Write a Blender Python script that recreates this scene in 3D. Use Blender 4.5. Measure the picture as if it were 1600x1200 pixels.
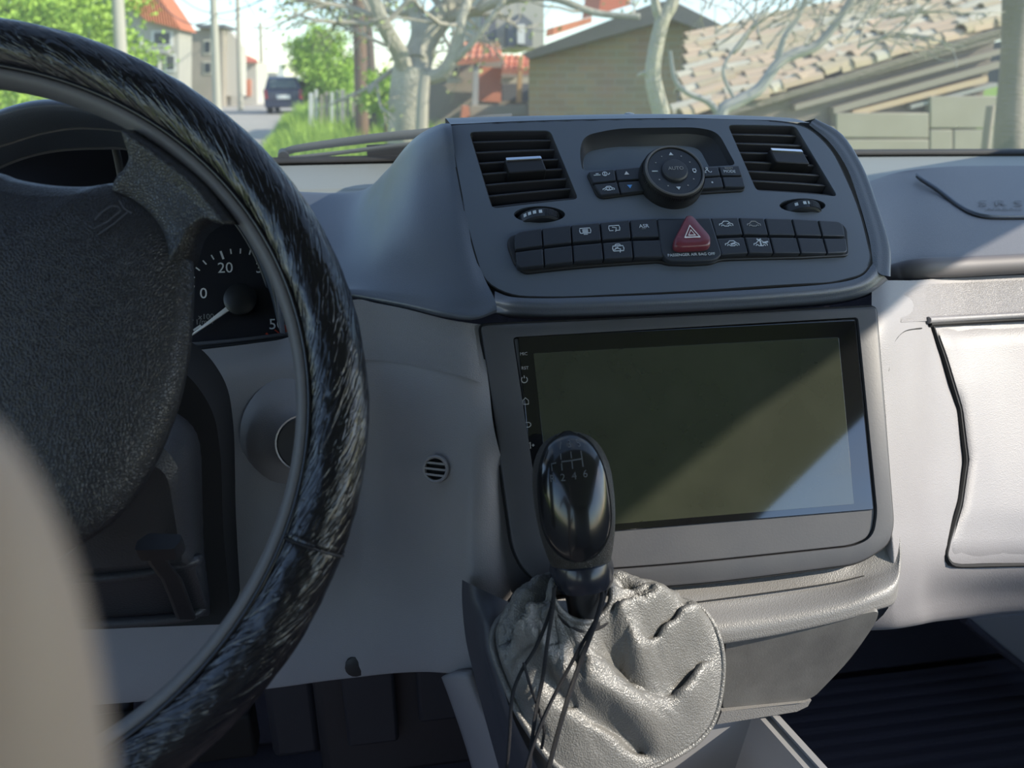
import bpy, bmesh, math, random
from mathutils import Vector, Matrix, noise
from math import sin, cos, radians, pi, sqrt, exp

for o in list(bpy.data.objects):
    bpy.data.objects.remove(o)
SC = bpy.context.scene
COL = SC.collection
V = Vector

# ------------------------------------------------------------------ camera
CAM = V((0, 0, 1.45))
YAW, PITCH, FPX = radians(9), radians(21.7), 1200.0
CR = V((cos(YAW), -sin(YAW), 0))
CF = V((sin(YAW) * cos(PITCH), cos(YAW) * cos(PITCH), -sin(PITCH)))
CU = CR.cross(CF)
cd = bpy.data.cameras.new('camera')
cd.sensor_width = 36; cd.lens = 27; cd.clip_start = 0.005; cd.clip_end = 500
cd.dof.use_dof = True; cd.dof.focus_distance = 0.56; cd.dof.aperture_fstop = 8.5
cam = bpy.data.objects.new('camera', cd); COL.objects.link(cam)
cam.matrix_world = Matrix(((CR.x, CU.x, -CF.x, CAM.x), (CR.y, CU.y, -CF.y, CAM.y), (CR.z, CU.z, -CF.z, CAM.z), (0, 0, 0, 1)))
SC.camera = cam

# ------------------------------------------------------------------ light
SUN_AZ, SUN_EL = radians(70), radians(30)          # from straight behind towards the right
SUN = V((cos(SUN_EL) * sin(SUN_AZ), -cos(SUN_EL) * cos(SUN_AZ), sin(SUN_EL)))
world = bpy.data.worlds.new('sky'); SC.world = world; world.use_nodes = True
wn, wl = world.node_tree.nodes, world.node_tree.links
wn.clear()
wo = wn.new('ShaderNodeOutputWorld'); wb = wn.new('ShaderNodeBackground'); ws = wn.new('ShaderNodeTexSky')
ws.sky_type = 'NISHITA'; ws.sun_disc = False; ws.sun_elevation = SUN_EL; ws.sun_rotation = radians(110)
ws.air_density = 0.9; ws.dust_density = 0.25; ws.ozone_density = 2.0
wtc = wn.new('ShaderNodeTexCoord'); wmp = wn.new('ShaderNodeMapping'); wmp.inputs['Scale'].default_value = (1, 1, 3.0)
wno = wn.new('ShaderNodeTexNoise'); wno.inputs['Scale'].default_value = 3.2; wno.inputs['Detail'].default_value = 6
wcr = wn.new('ShaderNodeValToRGB'); wcr.color_ramp.elements[0].position = .47; wcr.color_ramp.elements[1].position = .72
wmx = wn.new('ShaderNodeMixRGB'); wmx.inputs[2].default_value = (3.6, 3.8, 4.1, 1)
wmu = wn.new('ShaderNodeMath'); wmu.operation = 'MULTIPLY'; wmu.inputs[1].default_value = .6
wl.new(wtc.outputs['Generated'], wmp.inputs[0]); wl.new(wmp.outputs[0], wno.inputs['Vector'])
wl.new(wno.outputs['Fac'], wcr.inputs[0]); wl.new(wcr.outputs[0], wmu.inputs[0]); wl.new(wmu.outputs[0], wmx.inputs[0])
wl.new(ws.outputs[0], wmx.inputs[1]); wl.new(wmx.outputs[0], wb.inputs[0]); wl.new(wb.outputs[0], wo.inputs[0])
wb.inputs[1].default_value = 0.27
sd = bpy.data.lights.new('sun', 'SUN'); sd.energy = 5.0; sd.angle = radians(.6); sd.color = (1, .91, .77)
so = bpy.data.objects.new('sun', sd); COL.objects.link(so)
so.rotation_euler = SUN.to_track_quat('Z', 'Y').to_euler()
vs = SC.view_settings
vs.view_transform = 'Standard'; vs.look = 'None'; vs.gamma = 1; vs.use_curve_mapping = False; vs.exposure = 0.58

# ------------------------------------------------------------------ geometry helpers
def ray(px, py): return CR * ((px - 800) / FPX) + CU * ((600 - py) / FPX) + CF
def W(px, py, Y):
    d = ray(px, py); return CAM + d * (Y / d.y)
def DP(px, py, dep): return CAM + ray(px, py) * dep
def onpl(px, py, p0, n):
    d = ray(px, py); return CAM + d * ((p0 - CAM).dot(n) / d.dot(n))

def empty(name, loc=(0, 0, 0)):
    o = bpy.data.objects.new(name, None); o.location = loc; o.empty_display_size = .05
    COL.objects.link(o); return o
def thing(name, label, cat, loc=(0, 0, 0), group=None):
    return tag(empty(name, loc), label, cat, group)
def tag(o, label=None, cat=None, group=None, kind=None):
    if label: o['label'] = label
    if cat: o['category'] = cat
    if group: o['group'] = group
    if kind: o['kind'] = kind
    return o
def link(name, me, mat, parent=None, label=None):
    o = bpy.data.objects.new(name, me); COL.objects.link(o)
    if mat and not me.materials: me.materials.append(mat)
    if parent:
        o.parent = parent
        w = parent.location if parent.type == 'EMPTY' else V((0, 0, 0))
        o.matrix_parent_inverse = Matrix.Translation(-w)
    if label: o['label'] = label
    return o
def mk(name, vs_, fs, mat, parent=None, ang=35, smooth=True, uvs=None, bevel=0, sol=0, sub=0, label=None, flip=False):
    me = bpy.data.meshes.new(name)
    if flip: fs = [tuple(reversed(f)) for f in fs]
    me.from_pydata([tuple(v) for v in vs_], [], fs)
    if uvs:
        ul = me.uv_layers.new(name='UVMap')
        for l in me.loops: ul.data[l.index].uv = uvs[l.vertex_index]
    if smooth:
        me.polygons.foreach_set('use_smooth', [True] * len(me.polygons))
        me.set_sharp_from_angle(angle=radians(ang))
        for p in me.polygons:
            if len(p.vertices) > 8: p.use_smooth = False
    me.update()
    o = link(name, me, mat, parent, label)
    if sub:
        m = o.modifiers.new('s', 'SUBSURF'); m.levels = m.render_levels = sub
    if sol:
        m = o.modifiers.new('t', 'SOLIDIFY'); m.thickness = abs(sol); m.offset = -1 if sol > 0 else 1
    if bevel:
        m = o.modifiers.new('b', 'BEVEL'); m.width = bevel; m.segments = 2; m.limit_method = 'ANGLE'; m.angle_limit = radians(38)
    return o
def crom(p, n, closed=False):
    out = []; N = len(p)
    g = (lambda i: p[i % N]) if closed else (lambda i: p[min(max(i, 0), N - 1)] if 0 <= i < N else (p[0] * 2 - p[1] if i < 0 else p[-1] * 2 - p[-2]))
    for i in range(N if closed else N - 1):
        a, b, c, d = g(i - 1), g(i), g(i + 1), g(i + 2)
        for k in range(n):
            t = k / n
            out.append(((b * 2) + (c - a) * t + (a * 2 - b * 5 + c * 4 - d) * t * t + (b * 3 - a - c * 3 + d) * t ** 3) * .5)
    if not closed: out.append(p[-1].copy())
    return out
def patch(rows, n=5, m=5):
    R = [crom(r, n) for r in rows]
    cols = [crom([r[j] for r in R], m) for j in range(len(R[0]))]
    return [[cols[j][i] for j in range(len(cols))] for i in range(len(cols[0]))]
def grid(name, G, mat, parent=None, sol=0, flip=False, wrap=False, ang=60, label=None, uvs=None, bevel=0):
    nr, nc = len(G), len(G[0])
    vs_ = [p for r in G for p in r]
    if uvs is None:
        uvs = []
        v = 0
        for i in range(nr):
            u = 0
            if i: v += (G[i][nc // 2] - G[i - 1][nc // 2]).length
            for j in range(nc):
                if j: u += (G[nr // 2][j] - G[nr // 2][j - 1]).length
                uvs.append((u, v))
    fs = []
    for i in range(nr - 1):
        for j in range(nc if wrap else nc - 1):
            k = (j + 1) % nc
            fs.append((i * nc + j, i * nc + k, (i + 1) * nc + k, (i + 1) * nc + j))
    return mk(name, vs_, fs, mat, parent, ang=ang, uvs=uvs, sol=sol, flip=flip, label=label, bevel=bevel)
def loft(name, rings, mat, parent=None, cap=True, ang=35, label=None, bevel=0, flip=False):
    n = len(rings[0]); vs_ = [p for r in rings for p in r]; fs = []
    for i in range(len(rings) - 1):
        for j in range(n):
            k = (j + 1) % n
            fs.append((i * n + j, i * n + k, (i + 1) * n + k, (i + 1) * n + j))
    if cap:
        fs.append(tuple(reversed(range(n)))); fs.append(tuple(range((len(rings) - 1) * n, len(rings) * n)))
    return mk(name, vs_, fs, mat, parent, ang=ang, label=label, bevel=bevel, flip=flip)
def tube_data(path, rad, seg=8, closed=False, cap=True, flat=1.0):
    N = len(path); vs_, fs = [], []
    t0 = (path[1] - path[0]).normalized()
    up = V((0, 0, 1)) if abs(t0.z) < .9 else V((1, 0, 0))
    a = t0.cross(up).normalized()
    for i in range(N):
        if closed: t = path[(i + 1) % N] - path[i - 1]
        else: t = path[min(i + 1, N - 1)] - path[max(i - 1, 0)]
        t.normalize(); a = (a - t * a.dot(t)).normalized(); b = t.cross(a)
        r = rad(i / (N - 1)) if callable(rad) else rad
        for k in range(seg):
            th = 2 * pi * k / seg
            vs_.append(path[i] + a * (r * cos(th)) + b * (r * sin(th) * flat))
    for i in range(N if closed else N - 1):
        for k in range(seg):
            l = (k + 1) % seg; j = (i + 1) % N
            fs.append((i * seg + k, i * seg + l, j * seg + l, j * seg + k))
    if cap and not closed:
        fs.append(tuple(reversed(range(seg)))); fs.append(tuple(range((N - 1) * seg, N * seg)))
    return vs_, fs
def tube(name, path, rad, mat, parent=None, seg=8, closed=False, flat=1.0, label=None):
    v, f = tube_data(path, rad, seg, closed, True, flat)
    return mk(name, v, f, mat, parent, ang=50, label=label)
def join(parts):
    vs_, fs = [], []
    for v, f in parts:
        b = len(vs_); vs_ += v; fs += [tuple(i + b for i in q) for q in f]
    return vs_, fs
def box_data(x0, x1, y0, y1, z0, z1, M=None):
    v = [V((x, y, z)) for z in (z0, z1) for y in (y0, y1) for x in (x0, x1)]
    if M: v = [M(p) for p in v]
    return v, [(0, 2, 3, 1), (4, 5, 7, 6), (0, 1, 5, 4), (1, 3, 7, 5), (3, 2, 6, 7), (2, 0, 4, 6)]
def box(name, x0, x1, y0, y1, z0, z1, mat, parent=None, bevel=0, M=None, label=None):
    v, f = box_data(x0, x1, y0, y1, z0, z1, M)
    return mk(name, v, f, mat, parent, bevel=bevel, label=label)
def rpoly(pts, r, seg=5):
    out = []; N = len(pts)
    for i in range(N):
        p = V(pts[i]).to_2d(); a = V(pts[i - 1]).to_2d() - p; b = V(pts[(i + 1) % N]).to_2d() - p
        rr = r[i] if isinstance(r, (list, tuple)) else r
        la, lb = a.length, b.length; rr = min(rr, la * .49, lb * .49)
        if rr <= 1e-6: out.append(p); continue
        a.normalize(); b.normalize(); s, e = p + a * rr, p + b * rr
        for k in range(seg + 1):
            t = k / seg; out.append(s * (1 - t) ** 2 + p * (2 * t * (1 - t)) + e * t * t)
    return out
def area2(o): return sum(o[i - 1].x * o[i].y - o[i].x * o[i - 1].y for i in range(len(o)))
def inset(o, d):
    # move outline inwards by d (ccw outline)
    N = len(o); out = []
    for i in range(N):
        a = o[i] - o[i - 1]; b = o[(i + 1) % N] - o[i]
        na = V((-a.y, a.x)); nb = V((-b.y, b.x))
        if na.length < 1e-9: na = nb
        if nb.length < 1e-9: nb = na
        n = na.normalized() + nb.normalized()
        n = n.normalized() if n.length > 1e-6 else nb.normalized()
        out.append(o[i] + n * d)
    return out
def slab(name, outline, S, h0, h1, mat, parent=None, b=.0006, label=None, ang=35):
    """outline in (u,v) -> solid between heights with a rounded top edge"""
    o = [V(p).to_2d() for p in outline]
    if area2(o) < 0: o.reverse()
    rings = [[S(p.x, p.y, h0) for p in o], [S(p.x, p.y, h1 - b) for p in o]]
    if b > 0:
        rings.append([S(p.x, p.y, h1 - b * .3) for p in inset(o, b * .3)])
        rings.append([S(p.x, p.y, h1) for p in inset(o, b)])
    return loft(name, rings, mat, parent, ang=ang, label=label)
def ribbon(lines, w):
    """flat strokes: list of 2d polylines -> verts2d, faces"""
    vs_, fs = [], []
    for L in lines:
        L = [V(p).to_2d() for p in L]; b = len(vs_)
        for i, p in enumerate(L):
            t = L[min(i + 1, len(L) - 1)] - L[max(i - 1, 0)]
            n = V((-t.y, t.x)).normalized() * (w / 2)
            vs_ += [p + n, p - n]
        for i in range(len(L) - 1):
            fs.append((b + 2 * i, b + 2 * i + 1, b + 2 * i + 3, b + 2 * i + 2))
    return vs_, fs
def decal(name, vf, S, h, mat, parent, label=None):
    v, f = vf
    o = mk(name, [S(p.x, p.y, h) for p in v], f, mat, parent, smooth=False, label=label)
    m = o.modifiers.new('t', 'SOLIDIFY'); m.thickness = .00015; m.offset = 0
    return o
def text2d(s, size):
    c = bpy.data.curves.new('t', 'FONT'); c.body = s; c.size = size; c.align_x = 'CENTER'; c.align_y = 'CENTER'; c.resolution_u = 3
    o = bpy.data.objects.new('t', c); COL.objects.link(o)
    me = bpy.data.meshes.new_from_object(o.evaluated_get(bpy.context.evaluated_depsgraph_get()))
    vs_ = [v.co.to_2d() for v in me.vertices]; fs = [tuple(p.vertices) for p in me.polygons]
    bpy.data.objects.remove(o); bpy.data.curves.remove(c); bpy.data.meshes.remove(me)
    return vs_, fs
def shift(vf, dx, dy, sx=1, sy=1, rot=0):
    c, s = cos(rot), sin(rot)
    return [V((p.x * sx * c - p.y * sy * s + dx, p.x * sx * s + p.y * sy * c + dy)) for p in vf[0]], vf[1]
def circ2(cx, cy, r, n=20, a0=0, a1=2 * pi, ry=None):
    return [(cx + r * cos(a0 + (a1 - a0) * k / n), cy + (ry or r) * sin(a0 + (a1 - a0) * k / n)) for k in range(n + 1)]
def lathe(name, c, ax, prof, mat, parent=None, seg=32, ang=35, label=None, ref=None, cap=True):
    """prof: (radius, height along ax)"""
    ax = ax.normalized(); a = ax.orthogonal().normalized() if ref is None else (ref - ax * ref.dot(ax)).normalized(); b = ax.cross(a)
    rings = [[c + ax * h + (a * cos(2 * pi * k / seg) + b * sin(2 * pi * k / seg)) * max(r, 1e-5) for k in range(seg)] for r, h in prof]
    return loft(name, rings, mat, parent, ang=ang, label=label, cap=cap)
def cut(base, cutters, op='DIFFERENCE'):
    for c in cutters:
        m = base.modifiers.new('c', 'BOOLEAN'); m.operation = op; m.object = c; m.solver = 'EXACT'
    dg = bpy.context.evaluated_depsgraph_get(); dg.update()
    me = bpy.data.meshes.new_from_object(base.evaluated_get(dg))
    base.modifiers.clear(); base.data = me
    for c in cutters: bpy.data.objects.remove(c)
    me.polygons.foreach_set('use_smooth', [True] * len(me.polygons)); me.set_sharp_from_angle(angle=radians(30))
    return base
def copy_tree(o, parent=None, name=None):
    c = o.copy(); COL.objects.link(c)
    if parent: c.parent = parent
    for ch in list(o.children): copy_tree(ch, c)
    return c

# ------------------------------------------------------------------ materials
def lin(c): return tuple((x / 12.92 if x <= .04045 else ((x + .055) / 1.055) ** 2.4) for x in c)
def rgb(r, g, b): return lin((r / 255, g / 255, b / 255))
MATS = {}
def mat(name, col, rough=.5, bump=None, spec=.5, metal=0, var=None, coat=0, trans=0, alpha=1, coord='Object', emit=0):
    """bump: (kind, scale, distance[, stretch]); var: (colour2, scale, contrast)"""
    m = bpy.data.materials.new(name); m.use_nodes = True; nt = m.node_tree; N, L = nt.nodes, nt.links
    b = N['Principled BSDF']; b.inputs['Base Color'].default_value = (*col, 1); b.inputs['Roughness'].default_value = rough
    b.inputs['Specular IOR Level'].default_value = spec; b.inputs['Metallic'].default_value = metal
    b.inputs['Coat Weight'].default_value = coat; b.inputs['Transmission Weight'].default_value = trans
    if emit:
        b.inputs['Emission Color'].default_value = (*col, 1); b.inputs['Emission Strength'].default_value = emit
    tc = N.new('ShaderNodeTexCoord')
    def tex(kind, scale, stretch=None):
        src = tc.outputs[coord]
        if stretch:
            mp = N.new('ShaderNodeMapping'); mp.inputs['Scale'].default_value = stretch; L.new(src, mp.inputs[0]); src = mp.outputs[0]
        if kind == 'voronoi':
            t = N.new('ShaderNodeTexVoronoi'); t.feature = 'SMOOTH_F1'; t.inputs['Smoothness'].default_value = .4; out = t.outputs['Distance']
        elif kind == 'crack':
            t = N.new('ShaderNodeTexVoronoi'); t.feature = 'DISTANCE_TO_EDGE'; out = t.outputs['Distance']
        elif kind == 'wave':
            t = N.new('ShaderNodeTexWave'); out = t.outputs['Fac']
        else:
            t = N.new('ShaderNodeTexNoise'); t.inputs['Detail'].default_value = 5; out = t.outputs['Fac']
        t.inputs['Scale'].default_value = scale; L.new(src, t.inputs['Vector'])
        return out
    if bump:
        h = tex(bump[0], bump[1], bump[3] if len(bump) > 3 else None)
        if bump[0] == 'crack':
            mr = N.new('ShaderNodeMapRange'); mr.inputs['From Max'].default_value = .18; L.new(h, mr.inputs['Value']); h = mr.outputs[0]
        bn = N.new('ShaderNodeBump'); bn.inputs['Distance'].default_value = bump[2]; bn.inputs['Strength'].default_value = 1
        L.new(h, bn.inputs['Height']); L.new(bn.outputs[0], b.inputs['Normal'])
    if var:
        h = tex('noise', var[1]); cr = N.new('ShaderNodeValToRGB'); k = var[2] / 2
        cr.color_ramp.elements[0].position = .5 - k; cr.color_ramp.elements[1].position = .5 + k
        cr.color_ramp.elements[0].color = (*col, 1); cr.color_ramp.elements[1].color = (*var[0], 1)
        L.new(h, cr.inputs[0]); L.new(cr.outputs[0], b.inputs['Base Color'])
    MATS[name] = m
    return m
M = MATS
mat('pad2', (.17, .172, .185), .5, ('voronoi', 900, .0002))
mat('pad', (.085, .099, .128), .40, ('voronoi', 1100, .00010), spec=.6)  # anthracite plastic with the blue sheen of the sky tinted into its colour
mat('fascia', (.098, .116, .148), .36, ('noise', 900, .00003))
mat('fascia_dark', (.030, .033, .042), .5, ('noise', 900, .00004))
mat('lower', (.25, .242, .25), .5, ('voronoi', 1100, .00012), var=((.22, .212, .222), 14, .5))
mat('weave', (.23, .222, .23), .55, ('crack', 700, .0002))
mat('shelf', (.33, .34, .31), .5, ('noise', 500, .0003))  # base colour lightened to stand in for grazing sky glare
mat('black', (.012, .012, .014), .45)
mat('gap', (.004, .004, .005), .8)
mat('vent', (.028, .028, .034), .42)
mat('button', (.022, .025, .033), .38, ('noise', 1200, .00002))
mat('chrome', (.75, .76, .78), .14, metal=1)
mat('icon', (.55, .60, .66), .5)
mat('icon_blue', (.12, .35, .8), .5)
mat('icon_grey', (.28, .28, .28), .5)
mat('red', (.16, .028, .042), .35, coat=.25)
mat('hazard_mark', (.75, .72, .72), .5)
mat('lcd', (.12, .14, .165), .18)
mat('glass_black', (.006, .006, .007), .05, spec=.6, coat=1)
mat('screen', (.032, .036, .025), .05, spec=.7, coat=1, var=((.044, .048, .034), 30, .6))
mat('frame', (.055, .057, .066), .5, ('noise', 700, .00005), var=((.075, .075, .08), 25, .5))
mat('leather_wheel', (.010, .010, .012), .30, ('noise', 1.0, .0016, (420, 60, 1)), coord='UV', spec=.6)
mat('leather_hub', (.014, .014, .017), .36, ('crack', 650, .00014))
mat('strip', (.11, .108, .116), .55, ('noise', 900, .0001))
mat('boot', (.15, .146, .138), .36, ('voronoi', 1000, .00035), spec=.6, var=((.12, .118, .112), 60, .6))
mat('stitch', (.5, .48, .43), .7)
mat('knob_grain', (.040, .037, .032), .36, ('crack', 900, .0003))
mat('knob_gloss', (.012, .012, .013), .16, coat=.2)
mat('knob_mark', (.09, .095, .10), .4)
mat('collar', (.02, .022, .03), .2)
mat('lace', (.008, .008, .012), .7, ('wave', 700, .0004))
mat('shroud', (.03, .031, .036), .42, ('voronoi', 700, .0002))
mat('gauge', (.010, .010, .016), .4)
mat('gauge_ink', (.85, .85, .85), .5)
mat('needle', (.8, .8, .82), .4)
mat('gauge_red', (.6, .06, .03), .5)
mat('carpet', (.06, .057, .078), .95, ('noise', 500, .003))
mat('mat_rubber', (.060, .057, .080), .8, ('wave', 30, .004, (0, 1, 0)))
mat('tray', (.28, .28, .29), .5)
mat('skin', (.45, .345, .295), .55, var=((.42, .315, .265), 60, .5))
mat('steel_dark', (.03, .03, .035), .5)
mat('headliner', (.32, .32, .32), .9)
mat('wall_fabric', (.30, .30, .31), .95)
mat('body_paint', (.35, .36, .38), .3, coat=.5)
mat('rubber', (.012, .012, .012), .6)
mat('wiper_arm', (.13, .135, .125), .35)
mat('pad_mark', (.12, .122, .135), .5)
mat('bar', (.13, .12, .125), .6)
mat('ledge', (.20, .195, .19), .42, ('voronoi', 1100, .00018))
mat('drawer', (.12, .115, .11), .5, ('noise', 900, .0001), var=((.17, .165, .155), 40, .35))
mat('fascia_dark2', (.045, .047, .058), .45, ('noise', 700, .0001))

# glossy wrinkled leather: long creases along the rim (UV: x along the rim, y round it)
lm = bpy.data.materials.new('leather_wheel'); lm.use_nodes = True; nt_ = lm.node_tree; N1, L1 = nt_.nodes, nt_.links
pb = N1['Principled BSDF']; pb.inputs['Base Color'].default_value = (.006, .006, .008, 1); pb.inputs['Roughness'].default_value = .22; pb.inputs['Specular IOR Level'].default_value = .55
t1 = N1.new('ShaderNodeTexCoord')
def crease(sc, det, w, seed):
    mp = N1.new('ShaderNodeMapping'); mp.inputs['Scale'].default_value = sc; mp.inputs['Location'].default_value = (seed, seed, 0)
    nz = N1.new('ShaderNodeTexNoise'); nz.inputs['Scale'].default_value = 1; nz.inputs['Detail'].default_value = det; nz.inputs['Distortion'].default_value = .5
    sb = N1.new('ShaderNodeMath'); sb.operation = 'SUBTRACT'; sb.inputs[1].default_value = .5
    ab = N1.new('ShaderNodeMath'); ab.operation = 'ABSOLUTE'
    mr = N1.new('ShaderNodeMapRange'); mr.inputs['From Max'].default_value = w; mr.interpolation_type = 'SMOOTHSTEP'
    L1.new(t1.outputs['UV'], mp.inputs[0]); L1.new(mp.outputs[0], nz.inputs['Vector']); L1.new(nz.outputs['Fac'], sb.inputs[0]); L1.new(sb.outputs[0], ab.inputs[0]); L1.new(ab.outputs[0], mr.inputs['Value'])
    return mr.outputs[0]
m_a = N1.new('ShaderNodeMath'); m_a.operation = 'MULTIPLY_ADD'; m_a.inputs[1].default_value = .55
m_b = N1.new('ShaderNodeMath'); m_b.operation = 'MULTIPLY_ADD'; m_b.inputs[1].default_value = .25
bp = N1.new('ShaderNodeBump'); bp.inputs['Distance'].default_value = .00028; bp.inputs['Strength'].default_value = 1
L1.new(crease((40, 16, 1), 2, .07, 11), m_a.inputs[0]); L1.new(crease((22, 9, 1), 2, .05, 3), m_a.inputs[2])
L1.new(crease((120, 40, 1), 2, .10, 5), m_b.inputs[0]); L1.new(m_a.outputs[0], m_b.inputs[2])
L1.new(m_b.outputs[0], bp.inputs['Height']); L1.new(bp.outputs[0], pb.inputs['Normal'])
M['leather_wheel'] = lm

# ================================================================== CAB SHELL (structure)
def struct(o):
    o['kind'] = 'structure'; return o
XC = .207                                   # centre line of the van
XR, XL = 1.03, -.62                         # inner door planes
struct(box('floor', XL, XR, -2.2, 1.15, .56, .62, M['carpet']))
G = [[V((x, y, z)) for x in (XL, -.1, .45, XR)] for y, z in ((.82, .62), (.98, .74), (1.08, .95), (1.10, 1.30))]
struct(grid('wall_front', G, M['carpet'], sol=-.03))
struct(box('wall_back', XL, XR, -2.24, -2.2, .62, 1.90, M['wall_fabric']))
struct(box('ceiling', XL - .03, XR + .03, -2.24, .36, 1.885, 1.93, M['headliner']))
def side_wall(name, x0, x1):
    lo = [(-2.2, .60), (1.1, .60), (1.1, 1.34), (.95, 1.36), (.55, 1.15), (-2.2, 1.15)]
    o = slab(name, lo, lambda u, v, h: V((h, u, v)), x0, x1, M['wall_fabric'], b=0)
    return struct(o)
side_wall('wall_right', XR, XR + .05); side_wall('wall_left', XL - .05, XL)
# upper door frame and windscreen pillar; its lower edge throws the slanting shadow on the dashboard
def pillar(name, x0, x1):
    SH = [(1.06, 1.36), (.36, 1.91), (-2.2, 1.91), (-2.2, 1.70), (-.5, 1.705), (.08, 1.722), (.17, 1.72), (.25, 1.705), (.34, 1.665), (.43, 1.622), (.55, 1.560), (.86, 1.40), (.98, 1.34)]
    return struct(slab(name, SH, lambda u, v, h: V((h, u, v)), x0, x1, M['headliner'], b=0))
SP0 = DP(1085, 660, .54); SB = radians(26)
SN = V((0, -cos(SB), sin(SB))); SUV = V((0, sin(SB), cos(SB)))
def T(u, v, h=0): return SP0 + V((1, 0, 0)) * u + SUV * v + SN * h
def tu(px, py):
    p = onpl(px, py, SP0, SN) - SP0; return (p.x, p.dot(SUV))
pillar('trim_1', XR, XR + .012); pillar('trim_2', XL - .012, XL)

# windscreen
gm = bpy.data.materials.new('windscreen_glass'); gm.use_nodes = True
N_, L_ = gm.node_tree.nodes, gm.node_tree.links; N_.clear()
go = N_.new('ShaderNodeOutputMaterial'); gt = N_.new('ShaderNodeBsdfTransparent'); gt.inputs[0].default_value = (.66, .69, .675, 1)
gg = N_.new('ShaderNodeBsdfGlossy'); gg.inputs['Roughness'].default_value = .02
gd = N_.new('ShaderNodeBsdfTranslucent'); gd.inputs[0].default_value = (.9, .88, .8, 1)
fr = N_.new('ShaderNodeFresnel'); fr.inputs[0].default_value = 1.25
m1 = N_.new('ShaderNodeMixShader'); m2 = N_.new('ShaderNodeMixShader')
gtc = N_.new('ShaderNodeTexCoord'); gn = N_.new('ShaderNodeTexNoise'); gn.inputs['Scale'].default_value = 9; gn.inputs['Detail'].default_value = 8
gr = N_.new('ShaderNodeMapRange'); gr.inputs['To Min'].default_value = .02; gr.inputs['To Max'].default_value = .085
L_.new(gtc.outputs['Object'], gn.inputs['Vector']); L_.new(gn.outputs['Fac'], gr.inputs['Value'])
L_.new(fr.outputs[0], m1.inputs[0]); L_.new(gt.outputs[0], m1.inputs[1]); L_.new(gg.outputs[0], m1.inputs[2])
L_.new(gr.outputs[0], m2.inputs[0]); L_.new(m1.outputs[0], m2.inputs[1]); L_.new(gd.outputs[0], m2.inputs[2]); L_.new(m2.outputs[0], go.inputs[0])
def WS(x, t):                                # t 0 bottom .. 1 top, slightly bowed
    bow = ((x - XC) / .82) ** 2
    return V((x, 1.02 - .07 * bow - .66 * t, 1.352 + .54 * t))
G = [[WS(XL + (XR - XL) * i / 16, j / 10) for i in range(17)] for j in range(11)]
win = struct(grid('window_1', G, gm))
tag(win, 'slanted dusty windscreen glass in front of the dashboard')
seal = tube('window_seal', [WS(XL + (XR - XL) * i / 30, 0) + V((0, .004, .002)) for i in range(31)], .006, M['rubber'], win)

# ================================================================== CENTRE PANEL
PB, PK = radians(44), .5
PN = V((0, -cos(PB), sin(PB))); PU = V((0, sin(PB), cos(PB)))
PP = DP(1075, 455, .535); PP.x = XC
def S(u, v, h=0): return PP + V((u, 0, 0)) + PU * v + PN * (h - PK * u * u)
def pu(px, py):
    u = 0
    for _ in range(25):
        p = onpl(px, py, PP - PN * (PK * u * u), PN); u = p.x - XC
    return (u, (p - PP).dot(PU))
def PUs(L): return [pu(*p) for p in L]
def sp(px, py, h=0): return S(*pu(px, py), h)

PANEL_PX = [(702, 196), (712, 250), (735, 370), (757, 440), (800, 462), (880, 464), (1075, 456), (1300, 441), (1350, 428), (1362, 405), (1342, 320), (1300, 232), (1262, 197), (1220, 190), (1000, 187), (850, 190)]
cp = thing('control_panel', 'dark grey central dashboard panel above the touchscreen, holding vents and buttons', 'panel', S(0, .07))
po = rpoly(PUs(PANEL_PX), [.003, .03, .05, .014, .014, .02, .1, .01, .012, .012, .03, .02, .012, .01, .1, .05], 4)
us = [p.x for p in po]; vs2 = [p.y for p in po]
nu, nv = 48, 6
u0, u1, v0, v1 = min(us) - .01, max(us) + .01, min(vs2) - .01, max(vs2) + .01
vv, ff = [], []
for h in (-.010, 0):
    for i in range(nu + 1):
        for j in range(nv + 1): vv.append(S(u0 + (u1 - u0) * i / nu, v0 + (v1 - v0) * j / nv, h))
K = (nu + 1) * (nv + 1)
for i in range(nu):
    for j in range(nv):
        a = i * (nv + 1) + j; b = a + nv + 1
        ff += [(a, a + 1, b + 1, b), (K + a, K + b, K + b + 1, K + a + 1)]
for i in range(nu):
    a = i * (nv + 1); b = a + nv + 1; ff += [(a, b, K + b, K + a), (a + nv, K + a + nv, K + b + nv, b + nv)]
for j in range(nv):
    a = j; b = nu * (nv + 1) + j; ff += [(a, K + a, K + a + 1, a + 1), (b, b + 1, K + b + 1, K + b)]
panel = mk('panel', vv, ff, M['fascia'], cp)
def prism(outline, h0, h1): return slab('cutter', outline, S, h0, h1, None, b=0)
VL = [(733, 206), (860, 204), (904, 311), (769, 326)]
VR = [(1137, 195), (1243, 197), (1309, 307), (1182, 298)]
vent_out = [rpoly(PUs(q), .004, 4) for q in (VL, VR)]
def ell(cx, cy, rx, ry, n=28):
    return [pu(cx + rx * cos(2 * pi * k / n), cy - ry * sin(2 * pi * k / n)) for k in range(n)]
slot_out = [ell(843, 335, 40, 13), ell(1254, 321, 36, 11)]
DISP = rpoly(PUs([(905, 238), (912, 212), (960, 201), (1090, 199), (1122, 206), (1150, 258), (1100, 261), (990, 263), (910, 267)]), [.01, .008, .012, .012, .012, .004, .01, .01, .004], 5)
cut(panel, [prism(po, -.03, .03)], 'INTERSECT')
cut(panel, [prism(o, -.03, .03) for o in vent_out + slot_out + [DISP]])
mb = panel.modifiers.new('b', 'BEVEL'); mb.width = .0008; mb.segments = 2; mb.limit_method = 'ANGLE'; mb.angle_limit = radians(50)
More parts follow.
